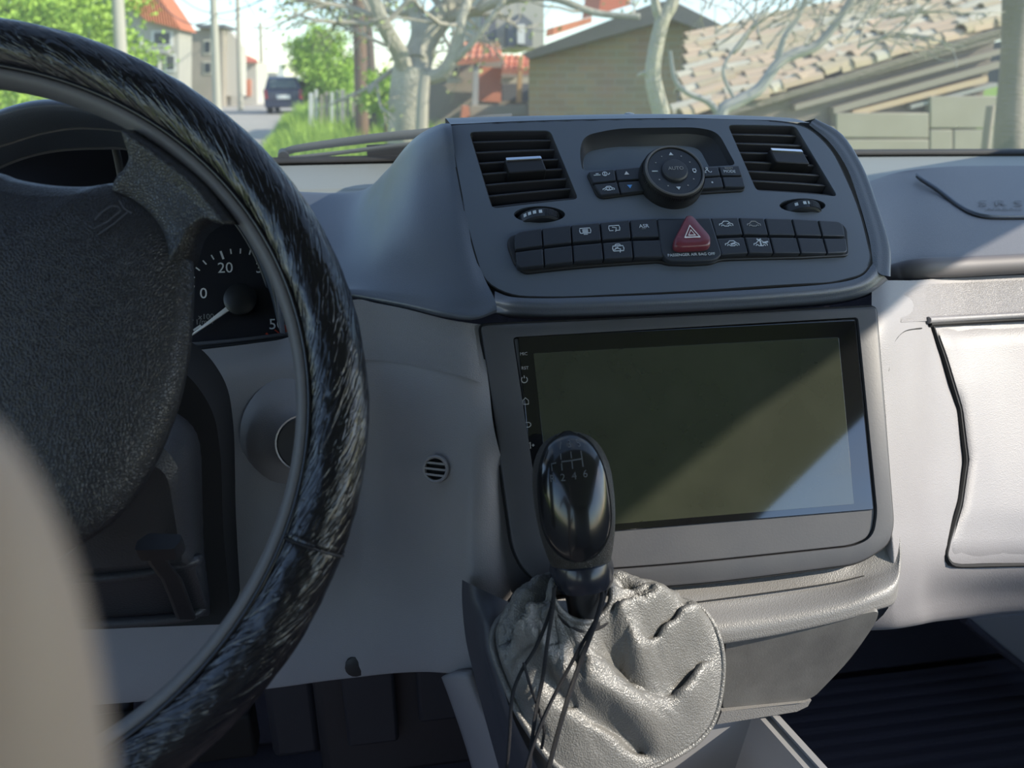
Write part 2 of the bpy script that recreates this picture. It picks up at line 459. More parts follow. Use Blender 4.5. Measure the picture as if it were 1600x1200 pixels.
# black joint around the panel
tube('joint', [S(p.x, p.y, -.0015) for p in po], .0017, M['gap'], cp, 6, True)

# ---------------- air vents
def quad_pt(q, a, b):          # a across 0..1, b up 0..1 (q: tl,tr,br,bl in uv)
    tl, tr, br, bl = [V(p).to_2d() for p in q]
    l = bl.lerp(tl, b); r = br.lerp(tr, b); return l.lerp(r, a)
def vent(q_px, out, label, tab_a, tab_b):
    q = PUs(q_px); c = quad_pt(q, .5, .5)
    t = thing('air_vent', label, 'air vent', S(c.x, c.y, -.02), 'dashboard air vents')
    o = [V(p).to_2d() for p in out]
    if area2(o) < 0: o.reverse()
    o2 = inset(o, .003)
    rings = [[S(p.x, p.y, -.001) for p in o], [S(p.x, p.y, -.004) for p in inset(o, .0015)], [S(p.x, p.y, -.045) for p in o2]]
    n = len(o); fs = []
    for i in range(2):
        for j in range(n): k = (j + 1) % n; fs.append((i * n + j, (i + 1) * n + j, (i + 1) * n + k, i * n + k))
    fs.append(tuple(range(2 * n, 3 * n)))
    mk('housing', [p for r in rings for p in r], fs, M['vent'], t)
    for k in range(7):
        b = .05 + k * .142
        l, r = quad_pt(q, .015, b), quad_pt(q, .985, b)
        pts = []
        for f in (0, .25, .5, .75, 1):
            p = l.lerp(r, f); pts.append(p)
        vv, ff = [], []
        for p in pts:
            for dv, h in ((.0009, -.0035), (-.0009, -.0035), (-.0042, -.019), (-.0028, -.019)): vv.append(S(p.x, p.y + dv, h))
        for i in range(4):
            for j in range(4): kk = (j + 1) % 4; ff.append((i * 4 + j, i * 4 + kk, i * 4 + 4 + kk, i * 4 + 4 + j))
        ff += [(3, 2, 1, 0), (16, 17, 18, 19)]
        mk('slat', vv, ff, M['vent'], t, bevel=.0005)
    a0, a1 = tab_a
    L = [quad_pt(q, a0, tab_b), quad_pt(q, a1, tab_b), quad_pt(q, a1, tab_b - .2), quad_pt(q, a0, tab_b - .2)]
    tb = slab('slider_tab', rpoly(L, .0022, 3), S, -.010, .0015, M['black'], t, b=.0012)
    L = [quad_pt(q, a0 + .012, tab_b + .005), quad_pt(q, a1 - .012, tab_b + .005), quad_pt(q, a1 - .012, tab_b - .045), quad_pt(q, a0 + .012, tab_b - .045)]
    slab('chrome_edge', rpoly(L, .001, 3), S, -.001, .0026, M['chrome'], tb, b=.0008, label='bright chrome edge')
    return t
vent(VL, vent_out[0], 'slatted air vent on the driver side of the display', (.31, .76), .60)
vent(VR, vent_out[1], 'slatted air vent on the passenger side of the display', (.40, .86), .62)

# ---------------- vent thumb wheels
def thumb(px, py, rx, ry, label, marks):
    u, v = pu(px, py)
    t = thing('vent_wheel', label, 'thumb wheel', S(u, v, -.005), 'vent thumb wheels')
    o = [V(p).to_2d() for p in ell(px, py, rx, ry)]
    if area2(o) < 0: o.reverse()
    n = len(o); rings = [[S(p.x, p.y, -.0005) for p in o], [S(p.x, p.y, -.014) for p in inset(o, .0015)]]
    fs = [(j, n + j, n + (j + 1) % n, (j + 1) % n) for j in range(n)] + [tuple(range(n, 2 * n))]
    mk('recess', [p for r in rings for p in r], fs, M['fascia_dark'], t)
    R = .0175; c = S(u + .0015, v - .0015, -.0125)
    lathe('wheel', c, PU, [(0, -.0042), (R * .93, -.0042), (R, -.0032), (R, .0032), (R * .93, .0042), (0, .0042)], M['button'], t, 48)
    vv, ff = [], []
    for a in marks:
        th = radians(a)
        d = V((sin(th), 0, 0)) + PN * cos(th); tt = V((cos(th), 0, 0)) - PN * sin(th)
        for s1 in (-1, 1):
            for s2 in (-1, 1): vv.append(c + d * (R + .0002) + tt * (s1 * .0012) + PU * (s2 * .0013 + .0005))
        b = len(vv) - 4; ff.append((b, b + 1, b + 3, b + 2))
    mk('mark', vv, ff, M['icon'], t, smooth=False, label='white marks on the wheel')
    vv, ff = [], []
    for k in range(14):
        th = radians(8 + k * 4); d = V((sin(th), 0, 0)) + PN * cos(th); tt = V((cos(th), 0, 0)) - PN * sin(th)
        b = box_data(-.0003, .0003, -.0028, .0028, -.0002, .0005)
        vv.append(([c + d * (R + q.z) + tt * q.x + PU * q.y for q in b[0]], b[1]))
    v_, f_ = join(vv); mk('knurl', v_, f_, M['black'], t)
    return t
thumb(842, 335, 40, 13, 'ribbed thumb wheel in an oval slot under the driver-side air vent', (-42, -30, -18, -4))
thumb(1253, 321, 36, 11, 'ribbed thumb wheel in an oval slot under the passenger-side air vent', (-26, -6, 6))

# ---------------- climate control: display, dial, buttons
cc = thing('climate_control', 'climate control unit with display, round dial and small buttons between the vents', 'climate control', S(0, .1))
o = [V(p).to_2d() for p in DISP]
if area2(o) < 0: o.reverse()
LCD = [V(pu(*p)).to_2d() for p in [(925, 231), (1000, 227), (1088, 230), (1106, 258), (1000, 264), (926, 268)]]
n = len(o)
ctr = sum(o, V((0, 0))) / n
def shrink(p):
    q = V((ctr.x - .004 + (p.x - ctr.x) * .84, p.y if p.y < ctr.y else ctr.y + (p.y - ctr.y) * .62))
    return q
rings = [[S(p.x, p.y, -.0002) for p in o], [S(p.x, p.y, -.006) for p in inset(o, .0012)], [S(shrink(p).x, shrink(p).y, -.012) for p in o]]
fs = [(i * n + j, (i + 1) * n + j, (i + 1) * n + (j + 1) % n, i * n + (j + 1) % n) for i in range(2) for j in range(n)]
mk('display_hood', [p for r in rings for p in r], fs, M['fascia_dark'], cc)
mk('display', [S(shrink(p).x, shrink(p).y, -.0118) for p in o], [tuple(range(n))], M['lcd'], cc, smooth=False, label='blank grey display')
# strip of buttons left and right of the dial
def row_btn(name, outline_px, h1, parent, label=None, r=.0012):
    return slab(name, rpoly(PUs(outline_px), r, 4), S, -.001, h1, M['button'], parent, b=.0008, label=label)
slab('button_surround', rpoly(PUs([(915, 272), (1010, 263), (1012, 303), (934, 313)]), [.004, .002, .002, .006], 5), S, -.001, .0016, M['black'], cc, b=.0008)
slab('button_surround', rpoly(PUs([(1080, 263), (1154, 261), (1165, 300), (1085, 305)]), [.002, .006, .005, .002], 5), S, -.001, .0016, M['black'], cc, b=.0008)
LB = [[(918, 273), (958, 269), (961, 287), (925, 291)], [(960, 269), (1003, 265), (1000, 285), (963, 287)],
      [(926, 293), (962, 289), (967, 307), (937, 310)], [(964, 289), (1000, 287), (1006, 303), (969, 307)]]
lbs = [row_btn('button', q, .0036, cc) for q in LB]
RB = [[(1086, 266), (1119, 265), (1123, 279), (1092, 281)], [(1121, 265), (1152, 263), (1157, 279), (1125, 279)],
      [(1093, 283), (1124, 281), (1128, 297), (1092, 300)], [(1126, 281), (1158, 281), (1162, 297), (1130, 297)]]
rbs = [row_btn('button', q, .0036, cc) for q in RB]
KH = .0039
def at_p(px, py, vf, sx=1.0, rot=0):
    u, v = pu(px, py); return shift(vf, u, v, sx, sx, rot)
tri = ([V((-1, -.6)), V((1, -.6)), V((0, 1))], [(0, 1, 2)])
def car_lines(s):
    b = [(-1, -.2), (-.95, .05), (-.6, .12), (-.25, .5), (.35, .5), (.7, .15), (1, .05), (1, -.25)]
    return [[(x * s, y * s) for x, y in b], [(-.72 * s, -.3 * s), (-.6 * s, -.12 * s), (-.4 * s, -.12 * s), (-.28 * s, -.3 * s)], [(.35 * s, -.3 * s), (.45 * s, -.12 * s), (.65 * s, -.12 * s), (.75 * s, -.3 * s)], [(-.28 * s, -.3 * s), (.35 * s, -.3 * s)]]
def ic(px, py, lines, w, parent, m='icon', h=KH):
    decal('icon', at_p(px, py, ribbon(lines, w)), S, h, M[m], parent)
s = .0042
ic(938, 277, [[(-s * 1.4, -.0008), (-s * .2, -.0008)], circ2(s * .6, 0, .0017, 12), [(s * .6, -.0015), (s * .6, .0015)], [(-s, .0004), (-s * .5, .0004)], [(s * 1.2, -.001), (s * 1.5, .0006)]], .0006, lbs[0])
decal('icon', at_p(977, 276, tri, .0019), S, KH, M['hazard_mark'], lbs[1])
ic(949, 300, car_lines(s) , .0006, lbs[2]); ic(949, 300, [circ2(-.0004, .0002, .0011, 10), circ2(.0016, .0002, .0011, 10)], .0005, lbs[2])
decal('icon', at_p(982, 296, tri, .0019, pi), S, KH, M['icon_blue'], lbs[3])
ic(1102, 271, [circ2(0, .0016, .0008, 8), [(0, .0008), (.0016, -.0018)], [(0, .0004), (-.002, -.0012)], [(-.003, -.002), (-.001, -.0022)], [(.0022, -.0022), (.0035, -.001)]], .0006, rbs[0])
decal('icon', at_p(1136, 268, text2d('RESET', .0026)), S, KH, M['icon_grey'], rbs[1])
decal('icon', at_p(1137, 273, text2d('MODE', .0034)), S, KH, M['icon'], rbs[1])
ic(1110, 290, [circ2(0, 0, .0005, 8)], .0006, rbs[2])
# rotary dial
KC = V(pu(1046, 284)); KCu, KCv = KC.x, KC.y
kc = S(KCu, KCv, 0)
kd = (S(KCu, KCv, 1) - kc).normalized()
dial = lathe('dial', kc, kd, [(.0245, 0), (.0243, .006), (.0228, .0115), (.0222, .0130), (.0212, .0136), (.0203, .0132), (.0200, .0122), (0, .0122)], M['black'], cc, 64)
vv = []
for k in range(96):
    th = 2 * pi * k / 96; d = V((cos(th), 0, 0)) + PU * sin(th); tt = V((-sin(th), 0, 0)) + PU * cos(th)
    b = box_data(-.0003, .0003, .002, .0110, -.0003, .0004)
    vv.append(([kc + d * ((.0244 - .0013 * (q.y / .011)) + q.z) + tt * q.x + kd * q.y for q in b[0]], b[1]))
v_, f_ = join(vv); tag(mk('knurl', v_, f_, M['black'], dial, bevel=0), kind='stuff')
lathe('rim_ring', kc, kd, [(.0223, .0128), (.0218, .0137), (.0212, .0139), (.0206, .0135)], M['strip'], dial, 64, cap=False)
lathe('dial_face', kc, kd, [(.0199, .0120), (.0199, .0126), (.0100, .0122), (0, .0122)], M['button'], dial, 48)
lathe('auto_button', kc, kd, [(.0098, .012), (.0096, .0140), (.0085, .0150), (.005, .0154), (0, .0155)], M['fascia_dark'], dial, 40)
def Kf(u, v, h): return kc + V((u, 0, 0)) + PU * v + kd * h
decal('lettering', text2d('AUTO', .0042), Kf, .0157, M['icon_grey'], dial)
for k in range(12):
    th = 2 * pi * k / 12; r = .0150
    if k in (3, 9): decal('icon', shift(tri, r * cos(th), r * sin(th), .0017, .0017, 0 if k == 3 else pi), Kf, .0128, M['icon'], dial)
    elif k == 6: decal('icon', shift(ribbon([[(-.0022, 0), (.0022, 0)]], .0008), r * cos(th), r * sin(th)), Kf, .0128, M['icon'], dial)
    elif k == 0: decal('icon', shift(ribbon([circ2(0, 0, .0013, 10), [(-.0013, .0014), (.0013, .0014)], [(-.0009, -.0017), (.0009, -.0017)]], .0006), r, 0), Kf, .0128, M['icon'], dial)
    else: decal('icon', shift(ribbon([[(-.0005, 0), (.0005, 0)]], .0009), r * cos(th), r * sin(th)), Kf, .0128, M['icon_grey'], dial)

# ---------------- switch bar
sw = thing('switch_bar', 'long dark bar of rectangular switches with red hazard button in the middle', 'switch bar', S(0, .04))
TOPS = [V(pu(*p)) for p in [(800, 369), (845, 363), (890, 358), (935, 354), (981, 350), (1024, 348), (1106, 347), (1150, 346), (1190, 347), (1232, 348), (1273, 350), (1312, 352)]]
BOTS = [V(pu(*p)) for p in [(806, 426), (849, 421), (894, 416), (941, 412), (987, 409), (1034, 408), (1122, 405), (1165, 402), (1204, 402), (1246, 402), (1287, 402), (1320, 401)]]
ol = [(794, 372), (812, 366), (890, 356), (1024, 346), (1150, 344), (1312, 349), (1322, 360), (1325, 402), (1250, 406), (1125, 409), (1110, 415), (1075, 417), (1042, 416), (1030, 412), (900, 421), (818, 430), (803, 415), (792, 385)]
slab('bar_base', rpoly(PUs(ol), .004, 4), S, -.001, .0022, M['black'], sw, b=.001)
SH1 = .0052
def cell(i, j, top, parent, lab=None):
    a, b = TOPS[i].to_2d(), TOPS[j].to_2d(); c, d = BOTS[j].to_2d(), BOTS[i].to_2d()
    m0, m1 = d.lerp(a, .52), c.lerp(b, .52); m0b, m1b = d.lerp(a, .44), c.lerp(b, .44)
    g = .0004
    q = [d.lerp(a, .52), c.lerp(b, .52), b, a] if top else [d, c, m1b, m0b]
    q = [V((p.x + (g if k in (0, 3) else -g), p.y)) for k, p in enumerate(q)]
    r = [.0008] * 4
    if i == 0: r[3 if top else 0] = .007 if top else .004
    if j == 11: r[2 if top else 1] = .006 if top else .004
    return slab('switch', rpoly(q, r, 4), S, .001, SH1 if top else SH1 + .0004, M['button'], parent, b=.0009, label=lab)
cells = {}
for i in range(11):
    for tp in (True, False):
        cells[(i, tp)] = cell(i, i + 1, tp, sw)
for i in (1, 2, 3, 4, 6, 7, 8, 9):
    pass
IH = SH1 + .0002
def ic2(i, tp, px, py, lines, w=.0006, m='icon'):
    decal('icon', at_p(px, py, ribbon(lines, w)), S, IH + (0 if tp else .0004), M[m], cells[(i, tp)])
rw = [(-.0036, -.002), (.0036, -.002), (.0040, 0), (.0036, .002), (-.0036, .002), (-.0040, 0), (-.0036, -.002)]
ic2(2, True, 912, 367, [rw, [(-.002, .0008), (.002, .0008)], [(-.002, -.0002), (.002, -.0002)], [(-.002, -.0011), (.002, -.0011)], [(-.0015, -.003), (.0015, -.003)]])
ic2(3, True, 957, 363, [[(-.001, -.002), (-.0036, -.002), (-.0040, 0), (-.0036, .002), (.0036, .002), (.0040, 0), (.0036, -.002), (.0012, -.002)], [(-.0015, .0008), (.0015, .0002), (.0005, -.003)]])
ic2(3, False, 963, 395, [rw, [(-.002, .0027), (-.001, .0034), (.0012, .0034), (.002, .0027)], [(-.002, .0005), (.0015, -.0005), (.0008, -.0034)], [(-.003, -.001), (0, .001)]], .0007)
decal('icon', at_p(1003, 360, text2d('ASR', .0042)), S, IH, M['icon'], cells[(4, True)])
decal('icon', at_p(1003, 364, text2d('OFF', .0018)), S, IH, M['icon_grey'], cells[(4, True)])
for (i, tp, px, py) in ((6, True, 1130, 357), (7, True, 1173, 357), (6, False, 1139, 388), (7, False, 1183, 388)):
    L = car_lines(.0052)
    ic2(i, tp, px, py, L, .0006, 'icon_grey' if tp and i == 7 else 'icon')
    if i == 6: ic2(i, tp, px, py, [[(.0008, 0), (.0028, .0010), (.0022, .0002)]] if tp else [[(-.001, .0001), (.0026, .0011)], [(-.001, -.0006), (.0026, .0004)]])
    elif not tp: ic2(i, tp, px, py, [[(.0004, -.0012), (.0004, .0022)], [(.002, .001), (.0065, .002)], [(-.002, .0042), (-.0004, .0032), (.0014, .0042)]], .0011)
# hazard switch
slab('hazard_surround', rpoly(PUs([(1024, 350), (1106, 347), (1124, 405), (1112, 414), (1075, 416), (1040, 415), (1030, 405)]), [.002, .002, .003, .006, .02, .006, .003], 4), S, .001, .0058, M['button'], sw, b=.001)
hz = [(1066, 349), (1075, 349), (1105, 384), (1103, 397), (1092, 399), (1055, 401), (1047, 398), (1047, 386)]
hb = [V(p).to_2d() for p in rpoly(PUs(hz), .004, 4)]
if area2(hb) < 0: hb.reverse()
hc = sum(hb, V((0, 0))) / len(hb)
def sc(k, dv=0): return [V((hc.x + (p.x - hc.x) * k, hc.y + dv + (p.y - hc.y) * k)) for p in hb]
hz_o = loft('hazard_button', [[S(p.x, p.y, h) for p in sc(k, dv)] for k, dv, h in ((1.0, 0, .004), (1.0, 0, .0075), (.96, .0006, .0098), (.86, .0014, .0108), (.5, .001, .0106))], M['red'], sw, ang=50, label='dull red triangular hazard button')
def tri_lines(s): return [[(-.9 * s, -.6 * s), (.9 * s, -.6 * s), (0, .95 * s), (-.9 * s, -.6 * s), (.9 * s, -.6 * s)]]
hu = pu(1075, 376)
def Shz(u, v, h): return S(u, v, h)
decal('icon', shift(ribbon(tri_lines(.0062), .0012), hc.x, hc.y + .003), S, .0112, M['hazard_mark'], hz_o)
decal('icon', shift(ribbon(tri_lines(.0028), .0009), hc.x, hc.y + .0026), S, .0112, M['hazard_mark'], hz_o)
decal('lettering', at_p(1076, 405, text2d('PASSENGER AIR BAG OFF', .0031), 1.0), S, .0062, M['icon'], sw)

# ================================================================== HEAD UNIT
hu_ = thing('head_unit', 'large black touchscreen in a dark grey frame below the central panel', 'touchscreen', T(0, 0))
def tus(L): return [tu(*p) for p in L]
FR = rpoly(tus([(750, 509), (1366, 480), (1393, 820), (1385, 850), (1340, 880), (1075, 914), (865, 924), (820, 895), (800, 858)]), [.004, .004, .012, .012, .02, .06, .02, .02, .02], 5)
IN = rpoly(tus([(800, 528), (1336, 497), (1366, 800), (1360, 838), (1330, 853), (1075, 880), (900, 893), (866, 880), (848, 845)]), [.003, .003, .006, .01, .012, .06, .012, .01, .006], 5)
fr_o = slab('frame', FR, T, -.02, .004, M['frame'], hu_, b=.0018)
c1 = slab('cutter', IN, T, -.05, .05, None, b=0); cut(fr_o, [c1])
slab('inner_plate', inset([p for p in (IN if area2(IN) > 0 else list(reversed(IN)))], .0007), T, -.02, .0022, M['frame'], hu_, b=.0008)
GL = rpoly(tus([(808, 527), (1332, 501), (1361, 796), (838, 839)]), .0015, 3)
slab('glass', GL, T, -.004, .0034, M['glass_black'], hu_, b=.0006, label='glossy black glass border')
DS = rpoly(tus([(832, 553), (1306, 528), (1330, 787), (862, 826)]), .0008, 2)
slab('screen', DS, T, .002, .0036, M['screen'], hu_, b=.0001, label='switched-off dark screen')
def ti(px, py, vf, k=1): u, v = tu(px, py); return shift(vf, u, v, k, k)
for px, py, L in ((818, 594, [circ2(0, 0, .0021, 14, radians(125), radians(415)), [(0, .001), (0, .0028)]]),
                  (820, 628, [[(-.0019, -.0018), (.0019, -.0018), (.0019, .0008), (0, .0026), (-.0019, .0008), (-.0019, -.0018)]]),
                  (823, 664, [[(-.0022, -.0016), (.001, -.0016), (.0022, -.0006), (.0022, .0008), (.001, .0016), (-.0012, .0016)]]),
                  (826, 696, [[(-.002, -.001), (-.0008, -.001), (.0006, -.0022), (.0006, .0022), (-.0008, .001), (-.002, .001)], [(.0016, 0), (.0034, 0)], [(.0025, -.0009), (.0025, .0009)]]),
                  (829, 735, [[(-.002, -.001), (-.0008, -.001), (.0006, -.0022), (.0006, .0022), (-.0008, .001), (-.002, .001)], [(.0016, 0), (.0034, 0)]])):
    decal('icon', ti(px, py, ribbon(L, .0006)), T, .0037, M['icon_grey'], hu_)
for px, py, s in ((817, 554, 'MIC'), (819, 576, 'RST')):
    decal('icon', ti(px, py, text2d(s, .0030)), T, .0037, M['icon_grey'], hu_)
tube('joint', [T(p.x, p.y, .0005) for p in FR], .0016, M['gap'], hu_, 6, True)

# ================================================================== DASHBOARD
db = thing('dashboard', 'grey van dashboard with dark upper pad and lighter lower panels', 'dashboard', (.2, .7, 1.2))
sy = lambda px, py: sp(px, py).y
def flank(row, base):
    return [sp(px, py, 0) if d is None else W(px, py, base + d) for px, py, d in row]
def rowY(L): return [W(*p) for p in L]
R = []
R1 = [sp(704, 193, .0), W(687, 195, .622), W(655, 211, .650), W(630, 234, .685), W(602, 268, .735), W(555, 303, .785), W(435, 302, .79), W(420, 300, .79), W(330, 292, .79)][:7]
R2 = [sp(713, 262), W(693, 266, .592), W(650, 282, .612), W(615, 305, .642), W(582, 330, .68), W(535, 350, .71), W(440, 352, .72), W(410, 352, .72), W(320, 350, .72)][:7]
R3 = [sp(731, 345), W(708, 350, .553), W(655, 360, .568), W(608, 378, .592), W(570, 395, .618), W(525, 408, .638), W(455, 411, .65), W(400, 413, .65), W(310, 412, .65)][:7]
R4 = [sp(752, 422), W(728, 428, .520), W(675, 431, .534), W(618, 436, .556), W(570, 440, .578), W(525, 443, .597), W(472, 444, .607), W(400, 446, .612), W(300, 446, .612)][:7]
R5 = [W(773, 468, .496), W(742, 480, .500), W(690, 475, .512), W(632, 465, .536), W(580, 457, .560), W(535, 453, .580), W(490, 452, .592), W(400, 453, .60), W(300, 453, .60)][:7]
R6 = [W(775, 489, .495), W(738, 500, .499), W(690, 495, .511), W(635, 482, .535), W(580, 471, .560), W(540, 464, .580), W(490, 462, .592), W(400, 462, .60), W(300, 462, .60)][:7]
R7 = [p + V((0, .05, -.012)) for p in R6]
R0 = [p + V((.004, .12, -.020)) for p in R1]
R0[5:] = [p + V((0, .02, -.002)) for p in R1[5:]]
fl = grid('upper_pad', patch([R0, R1, R2, R3, R4, R5, R6, R7], 5, 5), M['pad'], db, flip=False)
# lower lip under the panel
t0 = [(773, 455), (800, 464), (860, 466), (960, 463), (1075, 458), (1200, 451), (1300, 443), (1345, 432), (1364, 412)]
off = [(0, 0, 0), (0, 9, -.004), (0, 19, -.004), (0, 29, .003), (0, 33, .05)]
rows = []
for dx, dy, dY in off:
    r = []
    for i, (px, py) in enumerate(t0):
        e = max(0, (i - 6)) / 2.0
        sc_ = 1 - .18 * e
        r.append(W(px + dx + e * dy * .75, py + dy * sc_ - e * .0, sy(px, py) + dY))
    rows.append(r)
rows[1][0] = R5[0].copy(); rows[3][0] = R6[0].copy(); rows[2][0] = (R5[0] + R6[0]) / 2; rows[4][0] = R7[0].copy()
grid('pad_lip', patch(rows, 5, 5), M['pad'], db)
# right shoulder
e0 = [(1364, 412), (1358, 372), (1343, 318), (1324, 264), (1296, 222), (1264, 195)]
e1 = [(1375, 428), (1375, 380), (1359, 320), (1338, 264), (1307, 217), (1268, 190)]
e2 = [(1389, 432), (1388, 388), (1368, 322), (1346, 262), (1313, 210), (1271, 186)]
rows = [[W(px, py, sy(*e0[i])) for i, (px, py) in enumerate(e0)], [W(px, py, sy(px, py) - .001) for i, (px, py) in enumerate(e1)],
        [W(px, py, sy(px, py) + .006) for i, (px, py) in enumerate(e2)]]
rows.append([p + V((.006, .06, -.012)) for p in rows[2]])
rows.append([p + V((.01, .16, -.05)) for p in rows[2]])
grid('pad_shoulder', patch(rows, 5, 5), M['pad'], db, flip=True)
# top of the pod, running back to the glass
tp = [(704, 194), (800, 191), (900, 189), (1000, 187), (1100, 187), (1200, 189), (1266, 192)]
f0 = [sp(px, py) for px, py in tp]
rows = [f0, [V((p.x, p.y + .05, p.z + .002)) for p in f0], [V((p.x * 1.0 + .01, .80, 1.409)) for p in f0], [V((p.x + .015, .87, 1.400)) for p in f0], [V((p.x + .02, .90, 1.36)) for p in f0]]
grid('pod_top', patch(rows, 4, 5), M['pad'], db, flip=True)
sens = thing('sun_sensor', 'small dark sensor dome standing on top of the central dashboard pod', 'sensor', W(972, 184, .80))
sc0 = W(968, 187, .80)
lathe('base', sc0, V((0, 0, 1)), [(.016, -.004), (.016, .001), (.013, .003), (0, .003)], M['black'], sens, 24)
lathe('dome', sc0 + V((.010, 0, .002)), V((0, 0, 1)), [(.007, 0), (.0066, .002), (.0045, .0042), (0, .005)], M['lcd'], sens, 20)
strip = tube('glare_strip', [W(860, 188, .82), W(960, 185, .83), W(1060, 184, .83), W(1150, 185, .82), W(1208, 187, .80)], .0028, M['shelf'], db, 8)  # pale strip added to imitate glare along the pod top
# shelf below the glass
def SHF(x, t):
    bow = ((x - XC) / .82) ** 2
    return V((x, (.66 + .35 * t) - .065 * bow * t, 1.306 + .045 * t - .012 * (1 - t) ** 2))
G = [[SHF(XL + (XR - XL) * i / 30, j / 10) for i in range(31)] for j in range(11)]
grid('top_shelf', G, M['shelf'], db, label='shelf under the windscreen, coloured pale to stand in for sky glare')
G = [[SHF(XL + .02 + (.64) * i / 12, .66 + j * .012) + V((0, 0, .0015 if j in (1, 2) else 0)) for i in range(13)] for j in range(4)]
grid('shelf_rib', G, M['shelf'], db)
# passenger pad
def ext(py, a, b): return 122 + (py - 122) * (8954 - b) / (8954 - a)     # follows the cross-car direction
cx = [1330, 1400, 1470, 1540, 1620, 1720]
rows = [[W(cx[i], [294, 270, 261, 259, 259, 259][i], .86) for i in range(6)]]
for pys, Ys in (([298, 276, 267, 265, 265, 265], .845), ([325, 303, 295, 293, 292, 292], .785), ([358, 342, 337, 336, 336, 336], .705), ([396, 381, 378, 376, 374, 372], .645), ([424, 409, 403, 400, 397, 395], .612), ([432, 416, 409, 406, 403, 401], .615), ([436, 420, 413, 410, 407, 405], .65)):
    rows.append([W(cx[i], pys[i], Ys - (.05 if i == 0 else 0)) for i in range(6)])
PE = [259, 265, 292, 336, 372, 395, 401, 405]; PYE = [.86, .845, .785, .705, .645, .612, .615, .65]
for k, r in enumerate(rows): r.append(W(1900, ext(PE[k], 1720, 1900), PYE[k])); r.append(W(2160, ext(PE[k], 1720, 2160), PYE[k]))
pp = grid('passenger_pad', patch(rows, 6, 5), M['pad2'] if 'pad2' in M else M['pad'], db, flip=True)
# airbag cover seam + lettering
def passpt(px, py):
    # depth of the pad along a pixel column (piecewise between the rows)
    ys = [259, 265, 292, 336, 375, 398]; Y = [.86, .845, .785, .705, .645, .612]
    for a in range(5):
        if ys[a] <= py <= ys[a + 1]: return Y[a] + (Y[a + 1] - Y[a]) * (py - ys[a]) / (ys[a + 1] - ys[a])
    return .86
seam = [(1432, 276), (1440, 283), (1462, 297), (1480, 311), (1497, 324), (1515, 334), (1535, 340), (1560, 342), (1600, 342), (1700, 341), (1780, 340)]
tube('airbag_seam', crom([W(px, py, passpt(px, py) - .002) for px, py in seam], 5), .0011, M['gap'], db, 6)
tube('airbag_seam_edge', crom([W(px + 1, py - 4, passpt(px, py - 4) - .0015) for px, py in seam], 5), .0018, M['pad'], db, 6)
def PA(u, v, h):                              # local frame on the airbag cover
    o = W(1562, 320, passpt(1562, 320)); e = (W(1600, 320, passpt(1600, 320)) - o).normalized(); f = (W(1562, 300, passpt(1562, 300)) - o).normalized()
    return o + e * u + f * v + e.cross(f) * (h + .0015)
decal('lettering', text2d('S R S', .026), PA, .0008, M['pad_mark'] if 'pad_mark' in M else M['pad'], db)
decal('lettering', shift(text2d('AIRBAG', .010), .004, -.020, 1.25, 1), PA, .0008, M['pad_mark'] if 'pad_mark' in M else M['pad'], db)
# trim bar below the passenger pad
bar = [W(1384, 436, .60), W(1405, 426, .597), W(1440, 419, .590), W(1500, 417, .602), W(1560, 414, .608), W(1640, 410, .612), W(1740, 405, .615), W(1950, ext(405, 1740, 1950), .615), W(2170, ext(405, 1740, 2170), .615)]
tube('trim_bar', crom(bar, 6), lambda t: .0092 * min(1, .5 + t * 5) ** .6, M['bar'], db, 14)
# passenger lower panel
cx = [1362, 1382, 1400, 1428, 1456, 1500, 1560, 1660, 1760, 1960, 2180]
LOW = [([438, 438, 438, 438, 436, 434, 431, 427, 424], [.53, .535, .545, .565, .588, .602, .608, .612, .614]),
       ([506, 505, 505, 505, 505, 502, 499, 493, 490], [.494, .497, .507, .53, .556, .57, .577, .582, .584]),
       ([600] * 9, [.474, .476, .482, .497, .521, .536, .546, .552, .555]),
       ([700] * 9, [.453, .455, .459, .471, .491, .506, .516, .522, .525]),
       ([800] * 9, [.432, .434, .437, .446, .461, .476, .486, .492, .495]),
       ([880] * 9, [.418, .419, .421, .430, .443, .456, .466, .472, .475]),
       ([950, 950, 948, 942, 935, 930, 927, 924, 922], [.418, .420, .424, .438, .458, .474, .484, .492, .495]),
       ([985, 984, 982, 977, 972, 967, 960, 953, 948], [.440, .444, .450, .466, .483, .500, .510, .516, .520])]
LOW = [(list(p) + [ext(p[-1], 1760, 1960), ext(p[-1], 1760, 2180)], list(y) + [y[-1]] * 2) for p, y in LOW]
CXR = {4: (1372, 1388, 1402), 5: (1376, 1394, 1404), 6: (1388, 1394, 1402), 7: (1325, 1362, 1395)}
def cxr(r, i): return CXR[r][i] if r in CXR and i < 3 else cx[i]
rows = [[W(cxr(r, i), p[i], y[i]) for i in range(11)] for r, (p, y) in enumerate(LOW)]
for r in (3, 4, 5): rows[r][0] = W(cxr(r, 0), LOW[r][0][0], LOW[r][1][0] + .013)
rows.append([p + V((0, .06, -.005)) for p in rows[-1]])
grid('passenger_lower_panel', patch(rows, 5, 5), M['lower'], db, flip=True)
def lowY(px, py):
    i = max(k for k in range(10) if cx[k] <= px) if px > cx[0] else 0
    t = (px - cx[i]) / (cx[i + 1] - cx[i])
    col = [(p[i] + (p[i + 1] - p[i]) * t, y[i] + (y[i + 1] - y[i]) * t) for p, y in LOW]
    for a in range(len(col) - 1):
        if col[a][0] <= py <= col[a + 1][0]:
            return col[a][1] + (col[a + 1][1] - col[a][1]) * (py - col[a][0]) / (col[a + 1][0] - col[a][0])
    return col[0][1] if py < col[0][0] else col[-1][1]
